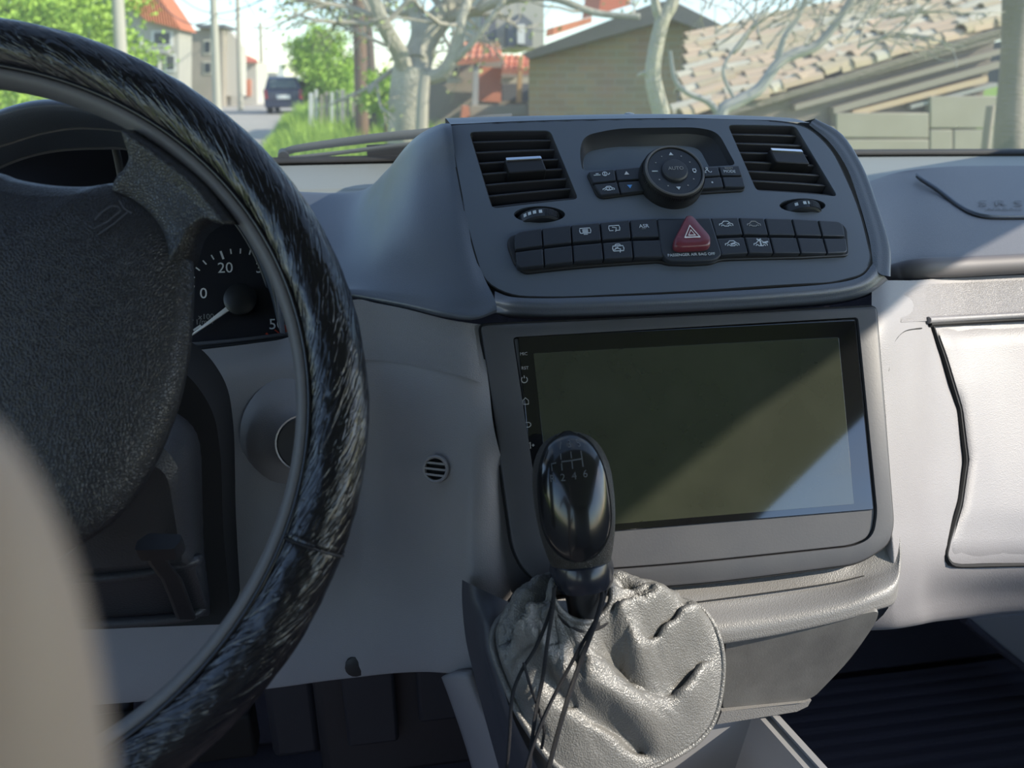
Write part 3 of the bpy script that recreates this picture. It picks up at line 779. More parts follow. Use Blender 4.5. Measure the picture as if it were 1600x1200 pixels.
# woven strip above the glove box
G = []
for j in range(9):
    r = []
    for i in range(50):
        px = 1408 + i * 14; a = 446 - (px - 1408) * .045 + (max(0, 1440 - px)) * .5; b = 506 - (px - 1440) * .052
        py = a + (b - 4 - a) * j / 8; r.append(W(px, py, lowY(px, py) - .0015))
    G.append(r)
grid('woven_strip', G, M['weave'], db, flip=True)
# glove box
gb = thing('glove_box', 'pale grey glove box lid with curved left edge on the passenger side', 'glove box', W(1560, 700, .5))
def gl(py):
    pts = [(507, 1455), (560, 1474), (640, 1498), (720, 1508), (790, 1498), (850, 1480), (872, 1477), (884, 1488)]
    for (a, x), (b, y) in zip(pts, pts[1:]):
        if a <= py <= b:
            t = (py - a) / (b - a); return x + (y - x) * t
    return 1488
G = []
for j in range(31):
    r = []
    for i in range(21):
        f = (i / 20) ** 1.7; py = 512 + (878 - 512) * j / 30
        x0 = gl(py); px = x0 + 4 + (1985 - x0) * f; py -= (px - 1460) * .055 * (1 - j / 30)
        edge = min(1, i / 1.5) * min(1, j / 1.5, (30 - j) / 1.5)
        r.append(W(px, py, lowY(px, py) + .002 - .0055 * edge))
    G.append(r)
grid('lid', G, M['lower'], gb, flip=True)
gp = [V((gl(p), p)) for p in range(508, 885, 12)]
path = [W(p.x, p.y, lowY(p.x, p.y) - .0006) for p in gp] + [W(px, 884 - (px - 1488) * .02, lowY(px, 884) - .0006) for px in range(1500, 1990, 40)]
tube('lid_joint', crom(path, 2), .0021, M['gap'], gb, 6)
path = [W(px, 506 - (px - 1455) * .055, lowY(px, 506) - .0008) for px in range(1452, 1990, 30)]
tube('lid_joint', path, .0026, M['gap'], gb, 6)
path = [W(px, 500 - (px - 1455) * .055, lowY(px, 500) - .003) for px in range(1450, 1990, 30)]
tube('lid_lip', path, .003, M['lower'], gb, 8)
tube('panel_seam', crom([W(px, py, lowY(px, py) - .0004) for px, py in [(1440, 513), (1415, 517), (1400, 530), (1393, 548), (1388, 580)]], 5), .0006, M['gap'], db, 5)

# driver lower panel
dc = [(0, .0), (1, .003), (2, .012), (3, .03), (4, .05), (5, .06), (6, .075), (7, .085), (8, .09), (9, .1), (10, .1), (11, .1)]
PXS = [[752, 722, 690, 640, 590, 550, 500, 450, 400, 300, 150, -150],
       [764, 735, 700, 650, 600, 560, 500, 450, 400, 300, 150, -150],
       [774, 742, 705, 655, 605, 560, 500, 450, 400, 300, 150, -150],
       [786, 750, 710, 660, 605, 560, 500, 450, 400, 300, 150, -150],
       [800, 755, 712, 660, 605, 560, 500, 450, 400, 300, 150, -150],
       [800, 755, 712, 660, 605, 560, 500, 450, 400, 300, 150, -150],
       [800, 755, 705, 660, 605, 560, 500, 450, 400, 300, 150, -150]]
PYS = [[507, 503, 497, 484, 474, 469, 500, 527, 536, 548, 565, 590],
       [603, 592, 582, 571, 564, 562, 572, 580, 585, 595, 610, 630],
       [680] * 12, [760] * 12, [860] * 12, [950, 952, 955, 958, 960, 962, 966, 970, 974, 980, 985, 990],
       [1052, 1048, 1044, 1042, 1045, 1050, 1057, 1064, 1070, 1080, 1092, 1105]]
YB = [.500, .477, .459, .443, .427, .413, .405]
rows = [[W(PXS[r][i], PYS[r][i], YB[r] + dc[i][1]) for i in range(12)] for r in range(7)]
rows[4][0] = W(850, 862, .447); rows[5][0] = W(862, 955, .432); rows[3][0] = W(800, 760, .455)
rows.append([p + V((0, .012, -.006)) for p in rows[-1]])
rows.append([p + V((0, .08, -.004)) for p in rows[-2]])
drv = patch(rows, 5, 6)
grid('driver_lower_panel', drv, M['lower'], db)
def drvpt(px, py):
    r = max(k for k in range(6) if PYS[k][3] <= py) if py > PYS[0][3] else 0
    t = (py - PYS[r][3]) / (PYS[r + 1][3] - PYS[r][3])
    yb = YB[r] + (YB[r + 1] - YB[r]) * t
    L = [PXS[r][i] + (PXS[r + 1][i] - PXS[r][i]) * t for i in range(12)]
    for i in range(11):
        if L[i + 1] <= px <= L[i]:
            f = (L[i] - px) / (L[i] - L[i + 1]); return yb + dc[i][1] + (dc[i + 1][1] - dc[i][1]) * f
    return yb
sub = [[drv[i][j] + V((0, -.0013, 0)) for j in range(1, 40)] for i in range(1, 6)]
sub = []
for j in range(9):
    r = []
    for i in range(30):
        k = 2 + i
        a, b = drv[0][k], drv[6][k]
        q = drv[min(6, int(j * 6 / 8))][k].lerp(drv[min(6, int(j * 6 / 8) + 1)][k], j * 6 / 8 - int(j * 6 / 8))
        r.append(q + V((.0, -.0016, .0003)))
    sub.append(r)
grid('woven_strip', sub, M['weave'], db)
# narrow leg of the panel running down beside the footwell opening
rows = [[W(700, 1050, .43), W(715, 1046, .415), W(740, 1046, .405)], [W(715, 1090, .43), W(730, 1085, .412), W(755, 1085, .40)], [W(738, 1160, .43), W(755, 1150, .41), W(785, 1150, .395)], [W(760, 1240, .43), W(780, 1235, .41), W(815, 1235, .39)]]
grid('panel_leg', patch(rows, 4, 4), M['lower'], db, flip=True, sol=-.006)
# screw cover on the lower edge
lathe('screw_cap', W(556, 1041, drvpt(556, 1035)), V((0, -1, .2)), [(.008, -.002), (.008, .001), (.005, .002), (0, .002)], M['black'], db, 16)

# interior temperature sensor grille
gr_ = thing('sensor_grille', 'small round slotted grille set in the grey panel beside the steering wheel', 'grille', W(680, 733, .465))
gc = W(680, 733, drvpt(680, 733) - .007); gn = V((-.35, -.85, .35)).normalized()
lathe('ring', gc, gn, [(.0094, -.004), (.0094, .0005), (.0086, .0012), (.0074, .0005), (.0072, -.004)], M['lower'], gr_, 32, cap=False)
lathe('backing', gc, gn, [(.0076, -.006), (.0076, -.003), (0, -.003)], M['gap'], gr_, 24)
ga = V((0, 0, 1)).cross(gn).normalized(); gu = gn.cross(ga)
for k in (-1, 0, 1):
    hw = sqrt(.0076 ** 2 - (k * .0040) ** 2)
    v_, f_ = box_data(-hw, hw, k * .0040 - .0007, k * .0040 + .0007, -.002, .0004, lambda p: gc + ga * p.x + gu * p.y + gn * p.z)
    mk('bar', v_, f_, M['lower'], gr_)

# ================================================================== LOWER CENTRE CONSOLE
lc = thing('lower_console', 'grey ledge under the touchscreen with a dark ashtray drawer', 'console', W(1250, 980, .40))
A0 = [(836, 912, .419), (868, 927, .417), (960, 925, .416), (1075, 919, .416), (1200, 907, .418), (1300, 892, .421), (1344, 876, .425), (1382, 844, .430), (1390, 812, .437)]
A1 = [(834, 930, .413), (868, 946, .410), (960, 946, .409), (1075, 940, .409), (1200, 927, .411), (1303, 911, .414), (1356, 897, .416), (1398, 872, .421), (1405, 835, .430)]
A2 = [(832, 945, .407), (868, 962, .404), (960, 964, .402), (1075, 957, .402), (1200, 943, .404), (1305, 925, .406), (1360, 909, .409), (1400, 892, .413), (1408, 860, .424)]
A3 = [(832, 965, .398), (868, 985, .394), (960, 990, .391), (1075, 982, .391), (1200, 966, .393), (1308, 945, .395), (1362, 928, .398), (1400, 912, .404), (1408, 885, .418)]
A4 = [(832, 985, .394), (868, 1008, .390), (960, 1014, .387), (1075, 1003, .387), (1200, 985, .389), (1308, 962, .391), (1360, 946, .394), (1396, 932, .400), (1404, 910, .414)]
A5 = [(832, 992, .397), (868, 1016, .393), (960, 1021, .391), (1075, 1010, .391), (1200, 991, .393), (1308, 968, .395), (1356, 953, .398), (1390, 942, .404), (1398, 920, .416)]
A0 = [(px - (4 if i > 5 else 0), py - 8, Y + (.007 if i < 5 else .003)) for i, (px, py, Y) in enumerate(A0)]
rows = [rowY(a) for a in (A0, A1, A2, A3, A4, A5)]
rows.append([p + V((0, .04, .0)) for p in rows[-1]])
grid('ledge', patch(rows, 6, 4), M['ledge'], lc, flip=True)
tube('ledge_seam', crom([W(1088, 941, .4075), W(1200, 926, .4095), W(1300, 911, .4125), W(1350, 900, .4155)], 6), .0005, M['gap'], lc, 5)
def DR(px, py): return W(px, py, .392 + (py - 960) * .00009)
dr = rpoly([(1133, 1001), (1376, 953), (1368, 975), (1330, 1030), (1272, 1090), (1245, 1098), (1128, 1110)], [8, 10, 10, 40, 10, 10, 8], 4)
f0 = [DR(p.x, p.y) for p in dr]; dn = (DR(1300, 1000) - DR(1200, 1000)).cross(DR(1200, 960) - DR(1200, 1060)).normalized()
if dn.y > 0: dn = -dn
cen = sum(f0, V()) / len(f0)
rings = [[p - dn * .05 for p in f0], [p - dn * .0015 for p in f0], [p.lerp(cen, .012) for p in f0]]
dro = loft('drawer', rings, M['drawer'], lc, label='dark grey drawer front')
bk = [W(1128, 1112, .402), W(1255, 1098, .402), W(1268, 1094, .404), W(1262, 1104, .404), W(1245, 1112, .402), W(1120, 1132, .400)]
loft('drawer_sill', [[p for p in bk], [p + V((0, .05, 0)) for p in bk]], M['ledge'], lc)
# body behind / under the drawer
loft('console_body', [[V((.06, .46, 1.14)), V((.33, .46, 1.14)), V((.335, .54, 1.14)), V((.06, .54, 1.14))], [V((.06, .43, 1.03)), V((.285, .43, 1.03)), V((.30, .56, 1.03)), V((.06, .56, 1.03))], [V((.07, .44, .62)), V((.27, .44, .62)), V((.28, .60, .62)), V((.07, .60, .62))]], M['fascia_dark'], lc)
# dark flank on the driver side of the gear lever
Lc = [(722, 906, .420), (722, 940, .415), (728, 1000, .408), (742, 1060, .400), (760, 1130, .392), (785, 1220, .383)]
Mc = [(742, 916, .408), (742, 950, .402), (748, 1005, .394), (762, 1060, .386), (780, 1130, .376), (805, 1220, .365)]
Rc = [(804, 944, .404), (775, 972, .388), (768, 1010, .380), (782, 1060, .368), (805, 1130, .352), (850, 1220, .336)]
Qc = [(840, 950, .415), (830, 990, .405), (830, 1030, .395), (840, 1080, .385), (860, 1150, .37), (900, 1230, .36)]
rows = [[W(*c[i]) for c in (Lc, Mc, Rc, Qc)] for i in range(6)]
grid('console_flank', patch(rows, 5, 5), M['fascia_dark2'], lc, flip=True)

# storage tray below
tr = thing('storage_tray', 'open grey storage tray at the foot of the console', 'tray', (.2, .30, 1.0))
TZ = 1.008
def quadwall(name, pts, th):
    """wall from top outline points (list of (x,y)), thickness inwards"""
tb_out = [(.128, .425), (.262, .425), (.318, .16), (.105, .16)]
tb_in = [(.139, .412), (.249, .412), (.303, .16), (.118, .16)]
lo_out = [(.15, .41), (.24, .41), (.28, .16), (.13, .16)]
lo_in = [(.157, .403), (.233, .403), (.272, .165), (.138, .165)]
rg = lambda L, z: [V((x, y, z)) for x, y in L]
rings = [rg(lo_out, TZ - .075), rg(tb_out, TZ - .004), rg(tb_out, TZ), rg(tb_in, TZ), rg(tb_in, TZ - .004), rg(lo_in, TZ - .065)]
loft('tray_body', rings, M['tray'], tr, ang=25, flip=False)
box('rim_bead', 0, 1, 0, 1, 0, 1, M['tray'], tr, M=lambda p: V((.2575, .42, TZ + .0018)).lerp(V((.312, .165, TZ + .0018)), p.y) + V((p.x * .004 - .002, 0, p.z * .003 - .002)))

# ================================================================== STEERING WHEEL
WC = V((-.2209, .3687, 1.3028)); WT = radians(31.08)
WN = V((0, -cos(WT), sin(WT))); WU = V((0, sin(WT), cos(WT)))
def WH(u, v, h=0): return WC + V((u, 0, 0)) + WU * v + WN * h
def wu(px, py, h=0):
    p = onpl(px, py, WC + WN * h, WN) - WC; return (p.x, p.dot(WU))
sw_ = thing('steering_wheel', 'steering wheel with glossy wrinkled black leather cover and grained airbag pad', 'steering wheel', WC)
NR, NT, RM, RT = 900, 56, .1904, .0150
vv, uv = [], []
a_s = V(wu(495, 855)); A_SEAM = math.atan2(a_s.y, a_s.x)
for i in range(NR):
    th = 2 * pi * i / NR + pi
    for k in range(NT):
        ph = 2 * pi * k / NT - pi / 2
        # wrinkles run mostly along the rim, slightly diagonal
        ck = V((cos(th), sin(th), 0)); q = V((ck.x * 9 + cos(ph) * 1.6, ck.y * 9 + sin(ph) * 1.6, ph and sin(ph) * 1.6))
        w = noise.noise(q * .9) * .6 + noise.noise(V((ck.x * 22 + cos(ph) * 4, ck.y * 22, sin(ph) * 4))) * .5 - abs(noise.noise(V((ck.x * 14 + cos(ph) * 5, ck.y * 14 + 3, sin(ph) * 5)))) * .6
        r = RT + .0006 * w
        d = (th - A_SEAM + pi) % (2 * pi) - pi
        r += .0009 * exp(-((d - .006) / .004) ** 2) - .0012 * exp(-(d / .003) ** 2)
        c, s = cos(ph), sin(ph)
        vv.append(WH((RM + r * c) * cos(th), (RM + r * c) * sin(th), r * 1.02 * s)); uv.append((i / NR, k / NT + 5 * i / NR))
fs = [(i * NT + k, ((i + 1) % NR) * NT + k, ((i + 1) % NR) * NT + (k + 1) % NT, i * NT + (k + 1) % NT) for i in range(NR) for k in range(NT)]
cov = mk('rim_cover', vv, fs, M['leather_wheel'], sw_, uvs=uv, ang=80, label='wrinkled black leather cover')
sm = []
for k in range(30):
    ph = 2 * pi * k / 30; r = RT + .0006
    sm.append(WH((RM + r * cos(ph)) * cos(A_SEAM), (RM + r * cos(ph)) * sin(A_SEAM), r * sin(ph)))
tube('cross_seam', sm, .0006, M['leather_hub'], cov, 5, True)
def torus(name, R, h, r, m, parent, nr=160, nt=16, sq=1.0, label=None):
    vv = []
    for i in range(nr):
        th = 2 * pi * i / nr
        for k in range(nt):
            ph = 2 * pi * k / nt; vv.append(WH((R + r * cos(ph)) * cos(th), (R + r * cos(ph)) * sin(th), h + r * sq * sin(ph)))
    fs = [(i * nt + k, ((i + 1) % nr) * nt + k, ((i + 1) % nr) * nt + (k + 1) % nt, i * nt + (k + 1) % nt) for i in range(nr) for k in range(nt)]
    return mk(name, vv, fs, m, parent, ang=80, label=label)
torus('rim_strip', .1742, .0000, .0046, M['strip'], sw_, sq=1.7, label='grey plastic inner rim left bare by the cover')
torus('cover_edge', .1772, .0078, .0013, M['leather_wheel'], sw_)
# airbag pad
hub_px = [(0, 271), (30, 281), (70, 289), (110, 293), (150, 293), (192, 288), (226, 301), (264, 330), (291, 368), (303, 420), (301, 520), (286, 615), (256, 700), (215, 772), (160, 830)]
hr = [V(wu(px, py, -.012)) for px, py in hub_px]
vtop = V(wu(60, 289, -.012)).y; vt2 = V(wu(110, 293, -.012)).y
pts = [(0, hr[0].y + .004)] + [(p.x, p.y) for p in hr] + [(hr[-1].x * .45, hr[-1].y - .02), (0, hr[-1].y - .024)]
full = pts + [(-x, y) for x, y in reversed(pts[1:-1])]
ho = [V((p.x, p.y)) for p in crom([V((x, y)).to_3d() for x, y in full], 5, True)]
ho = [p.to_2d() for p in ho]
if area2(ho) < 0: ho.reverse()
hcen = V((0, sum(p.y for p in ho) / len(ho)))
def hring(k, h): return [WH(hcen.x + (p.x - hcen.x) * k, hcen.y + (p.y - hcen.y) * k, h) for p in ho]
hub = loft('airbag_cover', [hring(.88, -.05), hring(.93, -.03), hring(.98, -.018), hring(1.0, -.012), hring(.985, -.0085), hring(.94, -.004), hring(.84, .0005), hring(.68, .003), hring(.45, .0055), hring(.2, .007), hring(.04, .007)], M['leather_hub'], sw_, ang=60, label='grained black airbag cover')
am = V(wu(178, 345, .0))
L = [[(-.0105, -.0035), (-.0085, -.0052), (-.002, -.0018), (.0045, .004), (.003, .0062), (.0, .0066), (-.0045, .0035), (-.008, -.0005)], [(-.0065, -.0085), (.001, -.003), (.008, .0035)], [(.0035, .0095), (.006, .005), (.0095, .0025)]]
decal('airbag_mark', shift(ribbon(L, .0008), am.x, am.y), WH, .0034, M['fascia_dark2'], hub)
# spokes
def spoke(mir):
    rows = []
    for L, h in ((((180, 295), (215, 310), (252, 340), (276, 378), (286, 428)), -.028), (((193, 287), (231, 299), (270, 329), (297, 370), (306, 418)), -.016), (((214, 270), (250, 285), (289, 312), (315, 345), (322, 372)), -.012), (((226, 245), (266, 262), (309, 292), (340, 325), (352, 350)), -.008), (((219, 203), (275, 236), (328, 276), (362, 315), (386, 352)), -.002)):
        rows.append([WH(*((lambda q: (-q[0], q[1]) if mir else q)(wu(px, py, h))), h) for px, py in L])
    return grid('spoke', patch(rows, 5, 5), M['leather_hub'], sw_, sol=.016, flip=not mir)
spoke(False); spoke(True)
lathe('hub_boss', WH(0, -.01, -.05), -WN, [(.075, -.02), (.07, .02), (.05, .05), (.045, .08)], M['shroud'], sw_, 32)
rows = [[WH(x * .8, hcen.y - .085, -.03) for x in (-.03, -.01, .01, .03)], [WH(x * .7, -.15, -.02) for x in (-.03, -.01, .01, .03)], [WH(x, -.174, -.004) for x in (-.03, -.01, .01, .03)]]
grid('spoke', patch(rows, 4, 4), M['leather_hub'], sw_, sol=.014)

# ================================================================== STEERING COLUMN
sc_ = thing('steering_column', 'black plastic steering column housing below the wheel', 'column', W(230, 850, .47))
# dark opening in the dashboard around the housing
op = rpoly([(255, 560), (300, 590), (336, 645), (346, 720), (348, 820), (362, 975), (100, 985), (100, 560)], [10, 30, 30, 30, 40, 6, 6, 10], 5)
f0 = [W(p.x, p.y, .505 - (p.y - 600) * .00008) for p in op]
loft('opening', [[p + V((0, .05, 0)) for p in f0], f0], M['gap'], sc_)
# housing: rings going from the dash towards the wheel
def crs(Y, px):                               # right-hand outline in pixels at depth Y, closed on the left at x = column centre mirrored
    P = [W(x, y, Y) for x, y in px]
    P2 = [V((2 * WC.x - p.x, p.y, p.z)) for p in reversed(P)]
    return P + P2
far = crs(.52, [(200, 628), (255, 632), (300, 655), (322, 690), (328, 760), (330, 860), (338, 950), (320, 965), (200, 975)])
mid = crs(.47, [(190, 640), (240, 645), (280, 660), (300, 700), (306, 780), (314, 860), (326, 948), (310, 964), (190, 972)])
nea = crs(.44, [(170, 690), (220, 694), (255, 700), (280, 735), (288, 790), (296, 850), (306, 890), (290, 900), (170, 908)])
end = crs(.435, [(170, 720), (215, 724), (245, 730), (262, 750), (270, 790), (278, 840), (284, 870), (270, 880), (170, 886)])
loft('housing', [crom(r, 3, True) for r in (far, mid, nea, end)], M['shroud'], sc_, ang=50)
tube('lower_ridge', crom([W(60, 902, .437), W(150, 903, .437), W(230, 895, .437), W(300, 878, .441), W(310, 872, .45)], 5), .0035, M['shroud'], sc_, 10)
tube('lower_ridge', crom([W(60, 974, .46), W(150, 974, .46), W(230, 970, .46), W(295, 962, .462), (W(318, 950, .468))], 5), .004, M['shroud'], sc_, 10)
# height lever
lv = mk('lever', *(lambda r: ([p for q in r for p in q], [(i * 4 + j, i * 4 + (j + 1) % 4, i * 4 + 4 + (j + 1) % 4, i * 4 + 4 + j) for i in range(4) for j in range(4)] + [(3, 2, 1, 0), (16, 17, 18, 19)]))(
    [[W(x - w, y, Y), W(x + w, y, Y), W(x + w, y, Y + .012), W(x - w, y, Y + .012)] for x, y, w, Y in ((238, 855, 16, .405), (248, 880, 17, .410), (268, 905, 17, .420), (280, 935, 16, .435), (292, 968, 16, .45))]), M['black'], sc_, bevel=.002)
hp = rpoly([(210, 860), (214, 845), (232, 833), (262, 834), (284, 835), (282, 846), (270, 858)], 4, 3)
f0 = [W(p.x, p.y, .398 + (860 - p.y) * .0005) for p in hp]
loft('lever_handle', [[p + V((0, .004, -.010)) for p in f0], f0], M['black'], lv)
ig = thing('ignition_lock', 'round ignition lock half hidden behind the right of the steering wheel rim', 'lock', W(470, 690, .52))
ic_ = W(478, 690, .525); idr = V((.05, -.9, .25)).normalized()
lathe('boss', ic_, idr, [(.050, -.028), (.042, -.018), (.032, -.010), (.025, -.004), (.021, .001), (0, .001)], M['lower'], ig, 40)
lathe('barrel', ic_, idr, [(.0205, .0), (.0205, .007), (.019, .0085), (.009, .0085), (0, .007)], M['black'], ig, 32)
lathe('chrome_ring', ic_, idr, [(.0215, .004), (.0212, .0075), (.0200, .0075), (.0200, .004)], M['chrome'], ig, 32, cap=False)

# ================================================================== INSTRUMENT CLUSTER
ic3 = thing('instrument_cluster', 'dark instrument cluster with rev counter under a black hood behind the steering wheel', 'instrument cluster', W(300, 450, .64))
GP = W(372, 462, .640); GT = radians(28)
GN = V((0, -cos(GT), sin(GT))); GU = V((0, sin(GT), cos(GT)))
def GM(u, v, h=0): return GP + V((u, 0, 0)) + GU * v + GN * h
def gu_(px, py):
    p = onpl(px, py, GP, GN) - GP; return (p.x, p.dot(GU))
b0 = [gu_(*p) for p in [(302, 545), (460, 528), (480, 440), (440, 340), (380, 262), (300, 225), (210, 205), (150, 200), (60, 205), (0, 225), (-80, 290), (-80, 560), (100, 558)]]
slab('dial_plate', rpoly(b0, .012, 4), GM, -.012, -.001, M['gauge'], ic3, b=.001)
tube('lens_edge', crom([GM(*gu_(*p), .004) for p in [(285, 541), (330, 538), (390, 532), (460, 523)]], 6), .0022, M['strip'], ic3, 8)
tube('lens_edge', crom([GM(*gu_(*p), .012) for p in [(285, 551), (330, 548), (390, 542), (460, 533)]], 6), .0028, M['black'], ic3, 8)
tube('dial_rim', [GM(*V(gu_(372, 462)) .to_2d() + V((.071 * cos(radians(a)), .071 * sin(radians(a)))), .001) for a in range(20, 185, 5)], .0012, M['strip'], ic3, 6)
gc2 = V(gu_(372, 468)).to_2d()
def gpol(r, a): return gc2 + V((r * cos(radians(a)), r * sin(radians(a))))
RG = V(gu_(349, 405)).to_2d() - gc2; RGr = RG.length
for k in range(0, 26):
    a = 214 - k * (268 / 25) + 0
    big = k % 5 == 0
    L = [tuple(gpol(RGr * (1.0 if big else 1.08), a)), tuple(gpol(RGr * 1.20, a))]
    decal('tick', ribbon([L], .0017 if big else .0011), GM, .0, M['gauge_red'] if k > 23 else M['gauge_ink'], ic3)
for px, py, s in ((352, 419, '20'), (411, 419, '30'), (318, 459, '0'), (432, 507, '50'), (450, 455, '40')):
    u, v = gu_(px, py); decal('numeral', shift(text2d(s, .0125), u, v), GM, .0, M['gauge_ink'], ic3)
u, v = gu_(322, 495); decal('lettering', shift(text2d('x100', .0062), u, v), GM, .0, M['icon_grey'], ic3)
u, v = gu_(319, 503); decal('lettering', shift(text2d('1/min', .0062), u, v), GM, .0, M['icon_grey'], ic3)
u, v = gu_(446, 514); slab('red_mark', circ2(u, v, .0035, 12)[:-1], GM, -.001, .0006, M['gauge_red'], ic3, b=.0002)
na, nb = V(gu_(365, 479)).to_2d(), V(gu_(302, 525)).to_2d(); nd = (nb - na).normalized(); nn = V((-nd.y, nd.x))
slab('needle', [na + nn * .0021, na - nn * .0021, nb - nn * .0006, nb + nn * .0006], GM, .004, .0055, M['needle'], ic3, b=.0003, label='white needle resting near zero')
lathe('needle_hub', GM(*V(gu_(378, 470)), .001), GN, [(.013, 0), (.013, .006), (.010, .008), (0, .008)], M['black'], ic3, 32)
# hood: three arched lips stepping back
def arch(px, Y): return crom([W(x, y, Y) for x, y in px], 6)
H0 = arch([(-120, 235), (-40, 190), (20, 165), (80, 155), (140, 163), (230, 190), (320, 245), (392, 320), (432, 420), (446, 520)], .60)
H0b = arch([(-120, 243), (-40, 200), (20, 176), (80, 167), (140, 174), (225, 200), (312, 253), (382, 326), (424, 422), (438, 520)], .575)
H1 = arch([(-120, 300), (-40, 245), (20, 222), (80, 205), (140, 200), (215, 212), (300, 262), (375, 335), (420, 425), (440, 520)], .605)
H2 = arch([(-120, 330), (-40, 282), (20, 252), (80, 236), (150, 231), (215, 236), (298, 280), (368, 348), (412, 430), (435, 522)], .645)
HB = arch([(-120, 250), (-40, 205), (20, 182), (80, 172), (140, 178), (225, 203), (300, 258), (370, 330), (415, 420), (430, 500)], .70)
grid('hood', patch([HB, H0, H0b, H1, H2], 1, 5), M['pad'], ic3, ang=60)
tube('hood_lip', H1, .0012, M['strip'], ic3, 6)
tube('hood_lip', H2, .0016, M['strip'], ic3, 6)
tube('divider', [GM(*gu_(188, 236), .012), GM(*gu_(196, 275), .012), GM(*gu_(205, 330), .012)], .0030, M['strip'], ic3, 8)
# wall between cluster and pad
rows = []
if 0:
  rows = [[p + V((0, 0, 0)) for p in H0[6 * 6:]], [p + V((.03, .03, -.01)) for p in H0[6 * 6:]], [p + V((.07, .02, -.02)) for p in H0[6 * 6:]]]
if rows: grid('hood_side', patch(rows, 1, 4), M['pad'], ic3, ang=60)

# ================================================================== GEAR LEVER
gl_ = thing('gear_lever', 'black gear knob on a short stalk rising from a worn grey leather boot', 'gear lever', W(910, 940, .375))
KB, KT_ = W(908, 884, .384), W(886, 677, .408)
ka = (KT_ - KB); KL = ka.length; ka.normalize()
tocam = (CAM - (KB + KT_) / 2); kf = (tocam - ka * tocam.dot(ka)).normalized(); ks = ka.cross(kf); 
if ks.x < 0: ks = -ks
kpx = (KB - CAM).dot(CF) / FPX
PROF = [(0, 44), (.04, 46), (.12, 51), (.25, 57), (.4, 61), (.55, 62.5), (.7, 61), (.8, 56), (.88, 48), (.94, 37), (.98, 21), (1.0, 3)]
def prof(s):
    for (a, x), (b, y) in zip(PROF, PROF[1:]):
        if a <= s <= b:
            t = (s - a) / (b - a); return x + (y - x) * t
    return 3
_pr = [p.y for p in crom([V((a, b, 0)) for a, b in PROF], 10)]; _ps = [p.x for p in crom([V((a, b, 0)) for a, b in PROF], 10)]
def profs(s):
    for i in range(len(_ps) - 1):
        if _ps[i] <= s <= _ps[i + 1] + 1e-9:
            t = (s - _ps[i]) / max(1e-9, _ps[i + 1] - _ps[i]); return _pr[i] + (_pr[i + 1] - _pr[i]) * t
    return 3
def KN(s, a, h=0):                             # s along the axis, a angle from the front
    r = profs(min(1, max(0, s))) * kpx
    lean = .010 * s * s                        # top leans back a little
    c = KB + ka * (KL * s) - kf * (lean - .004)
    # crown normal blends to the axis near the top
    up = max(0, (s - .8) / .2)
    d = ks * sin(a) * 1.0 + kf * cos(a) * .88
    return c + d * r + (d * (1 - up) + ka * up) * h
ss = [0, .02, .05, .1, .16, .23, .3, .4, .5, .6, .68, .75, .81, .86, .90, .93, .955, .975, .99, 1.0]
kn = loft('knob', [[KN(s, 2 * pi * k / 56) for k in range(56)] for s in ss], M['knob_grain'], gl_, ang=80, label='grained black gear knob')
def ia(s): return radians(57) * (sqrt(max(0, 1 - ((.42 - s) / .30) ** 2)) if s < .42 else 1 - .10 * (s - .42) / .58)
G = []
for j in range(41):
    s = .121 + (.995 - .121) * j / 40; G.append([KN(s, ia(s) * (i / 12 - 1), .0005 + .0009 * (1 - abs(i / 12 - 1) ** 6)) for i in range(25)])
grid('knob_inlay', G, M['knob_gloss'], kn, flip=True, ang=80, label='glossy black inlay with shift pattern')
for sg in (-1, 1):
    tube('inlay_groove', [KN(.121 + .86 * j / 40, sg * (ia(.121 + .86 * j / 40) + .03), .0002) for j in range(41)], .0007, M['gap'], kn, 5)
def KS(u, v, h):                               # pattern plane -> knob surface
    s = .80 + v / KL; return KN(s, (u) / (profs(min(.9, s)) * kpx), .0014 + h)
def dig(t, x, y, sz=.0065): return shift(text2d(t, sz), x, y)
pat = [dig('1', -.0050, .0100, .0050), dig('3', .0008, .0104, .0050), dig('5', .0066, .0102, .0050), dig('R', -.0108, -.0062, .0058), dig('2', -.0048, -.0058, .0058), dig('4', .0014, -.0054, .0058), dig('6', .0076, -.0050, .0058)]
pl = ribbon([[(-.0048, .0066), (-.0048, -.0018)], [(.0010, .0070), (.0010, -.0014)], [(.0068, .0068), (.0068, -.0010)], [(-.0106, -.0020), (-.0106, .0018), (-.0078, .0022)], [(-.0048, .0026), (.0010, .0028), (.0068, .0030)]], .0006)
v_, f_ = join([( [p for p in a], b) for a, b in pat + [pl]])
decal('shift_pattern', (v_, f_), KS, .0003, M['knob_mark'], kn)
# collar and stalk
lathe('collar', KB - ka * .002 + kf * .003, ka, [(.0150, -.010), (.0178, -.009), (.0192, -.005), (.0196, .002), (.0186, .0065), (.0168, .008), (.0160, .002)], M['collar'], gl_, 40)
lathe('stalk', KB - ka * .036 + kf * .001, ka, [(.0105, 0), (.0115, .015), (.0130, .030), (.0130, .038)], M['black'], gl_, 28)
